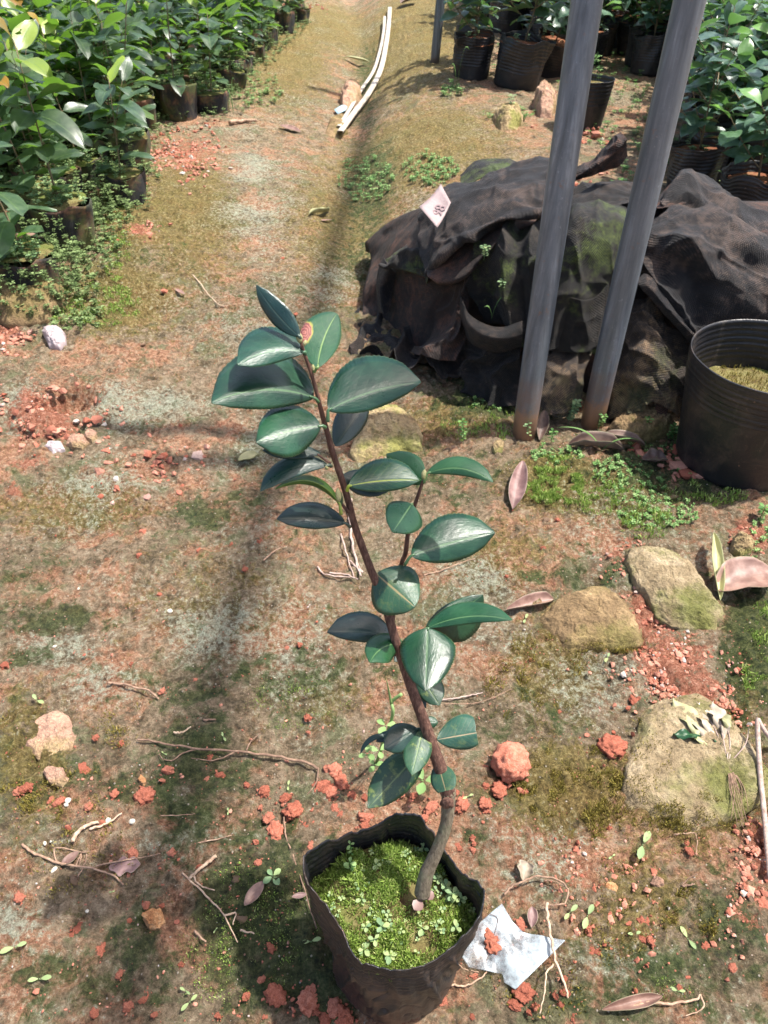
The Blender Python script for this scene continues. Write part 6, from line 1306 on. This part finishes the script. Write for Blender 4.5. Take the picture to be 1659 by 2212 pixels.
twig([cR(905, 1700-70), cR(930, 1625), cR(960, 1620)], 5, 'small straw bit in the lower right', 'twig', [[cR(905, 1630), cR(930, 1600), cR(970, 1575)]]); twig([cR(870, 1410), cR(920, 1405), cR(965, 1410), cR(968, 1500)], 3.5, 'hooked straw below the mossy slab', 'twig')
twig([c1(800, 1140), c1(800, 1250), c1(815, 1380), c1(850, 1520)], 7, 'pinkish dry root behind the main stem', 'twig_pale', [[c1(755, 1310), c1(780, 1400), c1(820, 1520)], [c1(700, 1500), c1(780, 1510), c1(840, 1530)], [c1(800, 1440), c1(860, 1500), c1(830, 1440)], [c1(640, 1470), c1(680, 1510), c1(800, 1520)]])
twig([c1(1160, 1510), c1(1240, 1490), c1(1340, 1450), c1(1410, 1430)], 3, 'fine tan straw right of the side branch', 'twig'); twig([c1(375, 1440), c1(420, 1400), c1(470, 1370)], 4, 'thin brown straw on clay left of the main stem', 'twig')
twig([(418, 598), (440, 625), (470, 660), (490, 668)], 3, 'thin straw on the open path', 'twig'); twig([(495, 270), (525, 268), (555, 266)], 9, 'dark stub of wood at the edge of the left bed', 'twig')
twig([c2(1010, 1000), c2(1100, 990), c2(1200, 970), c2(1270, 955)], 4, 'straight yellowish straw right of the lower stem', 'twig_pale'); twig([(960, 1615-90), (1040, 1520), (1110, 1490)], 2, 'thin dark straw right of the lower stem', 'twig')
# peeled stick, bent like a hook
q = [np.array(P(1659, 1900))+[0, 0, .008], P(1645, 1800)+[0, 0, .016], P(1628, 1700)+[0, 0, .028], P(1618, 1620)+[0, 0, .038], P(1615, 1592)+[0, 0, .044], P(1624, 1600)+[0, 0, .040], P(1659, 1618)+[0, 0, .02], P(1700, 1625)+[0, 0, .008]]
m = MB(); q = cr(np.array(q), 70); m.tube(q, np.linspace(.0038, .0028, 70)*(1+.1*n2(np.arange(70)*.4, np.zeros(70), 2)), 9)
tag(m.build('bent_stick', M['twig_pale'], loc=q[0]), 'pale peeled stick bent like a hook over the mossy slab', 'stick')
# wilted uprooted weed on the slab
b = cR(1080, 1150); m = MB(); p0 = P(*b)+np.array([0, 0, .030])
ends = [(950, 880), (1000, 900), (1040, 900), (1070, 960), (1085, 1060), (1095, 1080), (920, 900), (1170, 990)]
for e in ends:
    pe = P(*cR(*e))+np.array([0, 0, .028]); mid = (p0+pe)/2+np.array([rs.uniform(-.006, .006), rs.uniform(-.003, .003), .006]); m.tube(cr(np.array([p0, mid, pe]), 12), np.linspace(.0011, .0005, 12), 6)
root = m.build('wilted_weed', M['twig_pale'], loc=p0); tag(root, 'wilted uprooted weed with bleached leaves lying on the mossy slab', 'weed')
def wl(B, T, w_, mat, dz=.034):
    b_, t_ = P(*cR(*B))+[0, 0, dz], P(*cR(*T))+[0, 0, dz]; d = t_-b_; L = np.linalg.norm(d); m = MB()
    n = 16; s = np.linspace(0, 1, n); side = np.cross(d/L, [0, 0, 1.]); ww = prof(s, .8, .5)*w_*S(*cR(*B)); jg = 1+.5*n2(s*9, s*0, rs.randint(50))
    g = np.zeros((n, 5, 3)); uv = np.zeros((n, 5, 2))
    for j, c in enumerate((-1, -.5, 0, .5, 1)):
        g[:, j] = b_+d*s[:, None]+side*(c*ww*jg)[:, None]+np.array([0, 0, 1])*(.006*np.sin(s*9+c*2)*abs(c)+.004*np.sin(s*5))[:, None]; uv[:, j] = np.stack([s, s*0+c], -1)
    m.grid(g-p0, uv=uv, flip=True); o = m.build('leaf', M[mat], root); solid(o, .0004, 0)
for B, T, w_, mt in [((985, 1060), (850, 870), 24, 'dry_pale'), ((1000, 1075), (920, 905), 20, 'dry_white'), ((1010, 1050), (960, 890), 18, 'dry_white'), ((1045, 1020), (1018, 885), 16, 'dry_white'), ((1080, 1010), (1050, 930), 12, 'dry_pale'), ((960, 1045), (850, 1022), 11, 'weed_leaf'), ((985, 1085), (900, 1000), 12, 'dry_pale'), ((1040, 1080), (1000, 1030), 10, 'weed_leaf'), ((1050, 1060), (1075, 960), 9, 'dry_white')]:
    wl(B, T, w_, 'leaf_pale' if mt == 'weed_leaf' else mt)
m = MB()
for k in range(15):
    pe = P(*cR(1130+rs.uniform(-40, 50), 1150+rs.uniform(60, 260)))+np.array([0, 0, .02]); mid = (p0+pe)/2+np.array([rs.uniform(-.006, .006), rs.uniform(-.006, .006), .006])
    m.tube(cr(np.array([p0, mid, pe]), 12)-p0, np.linspace(.0007, .0003, 12), 5)
m.build('roots', M['twig'], root)
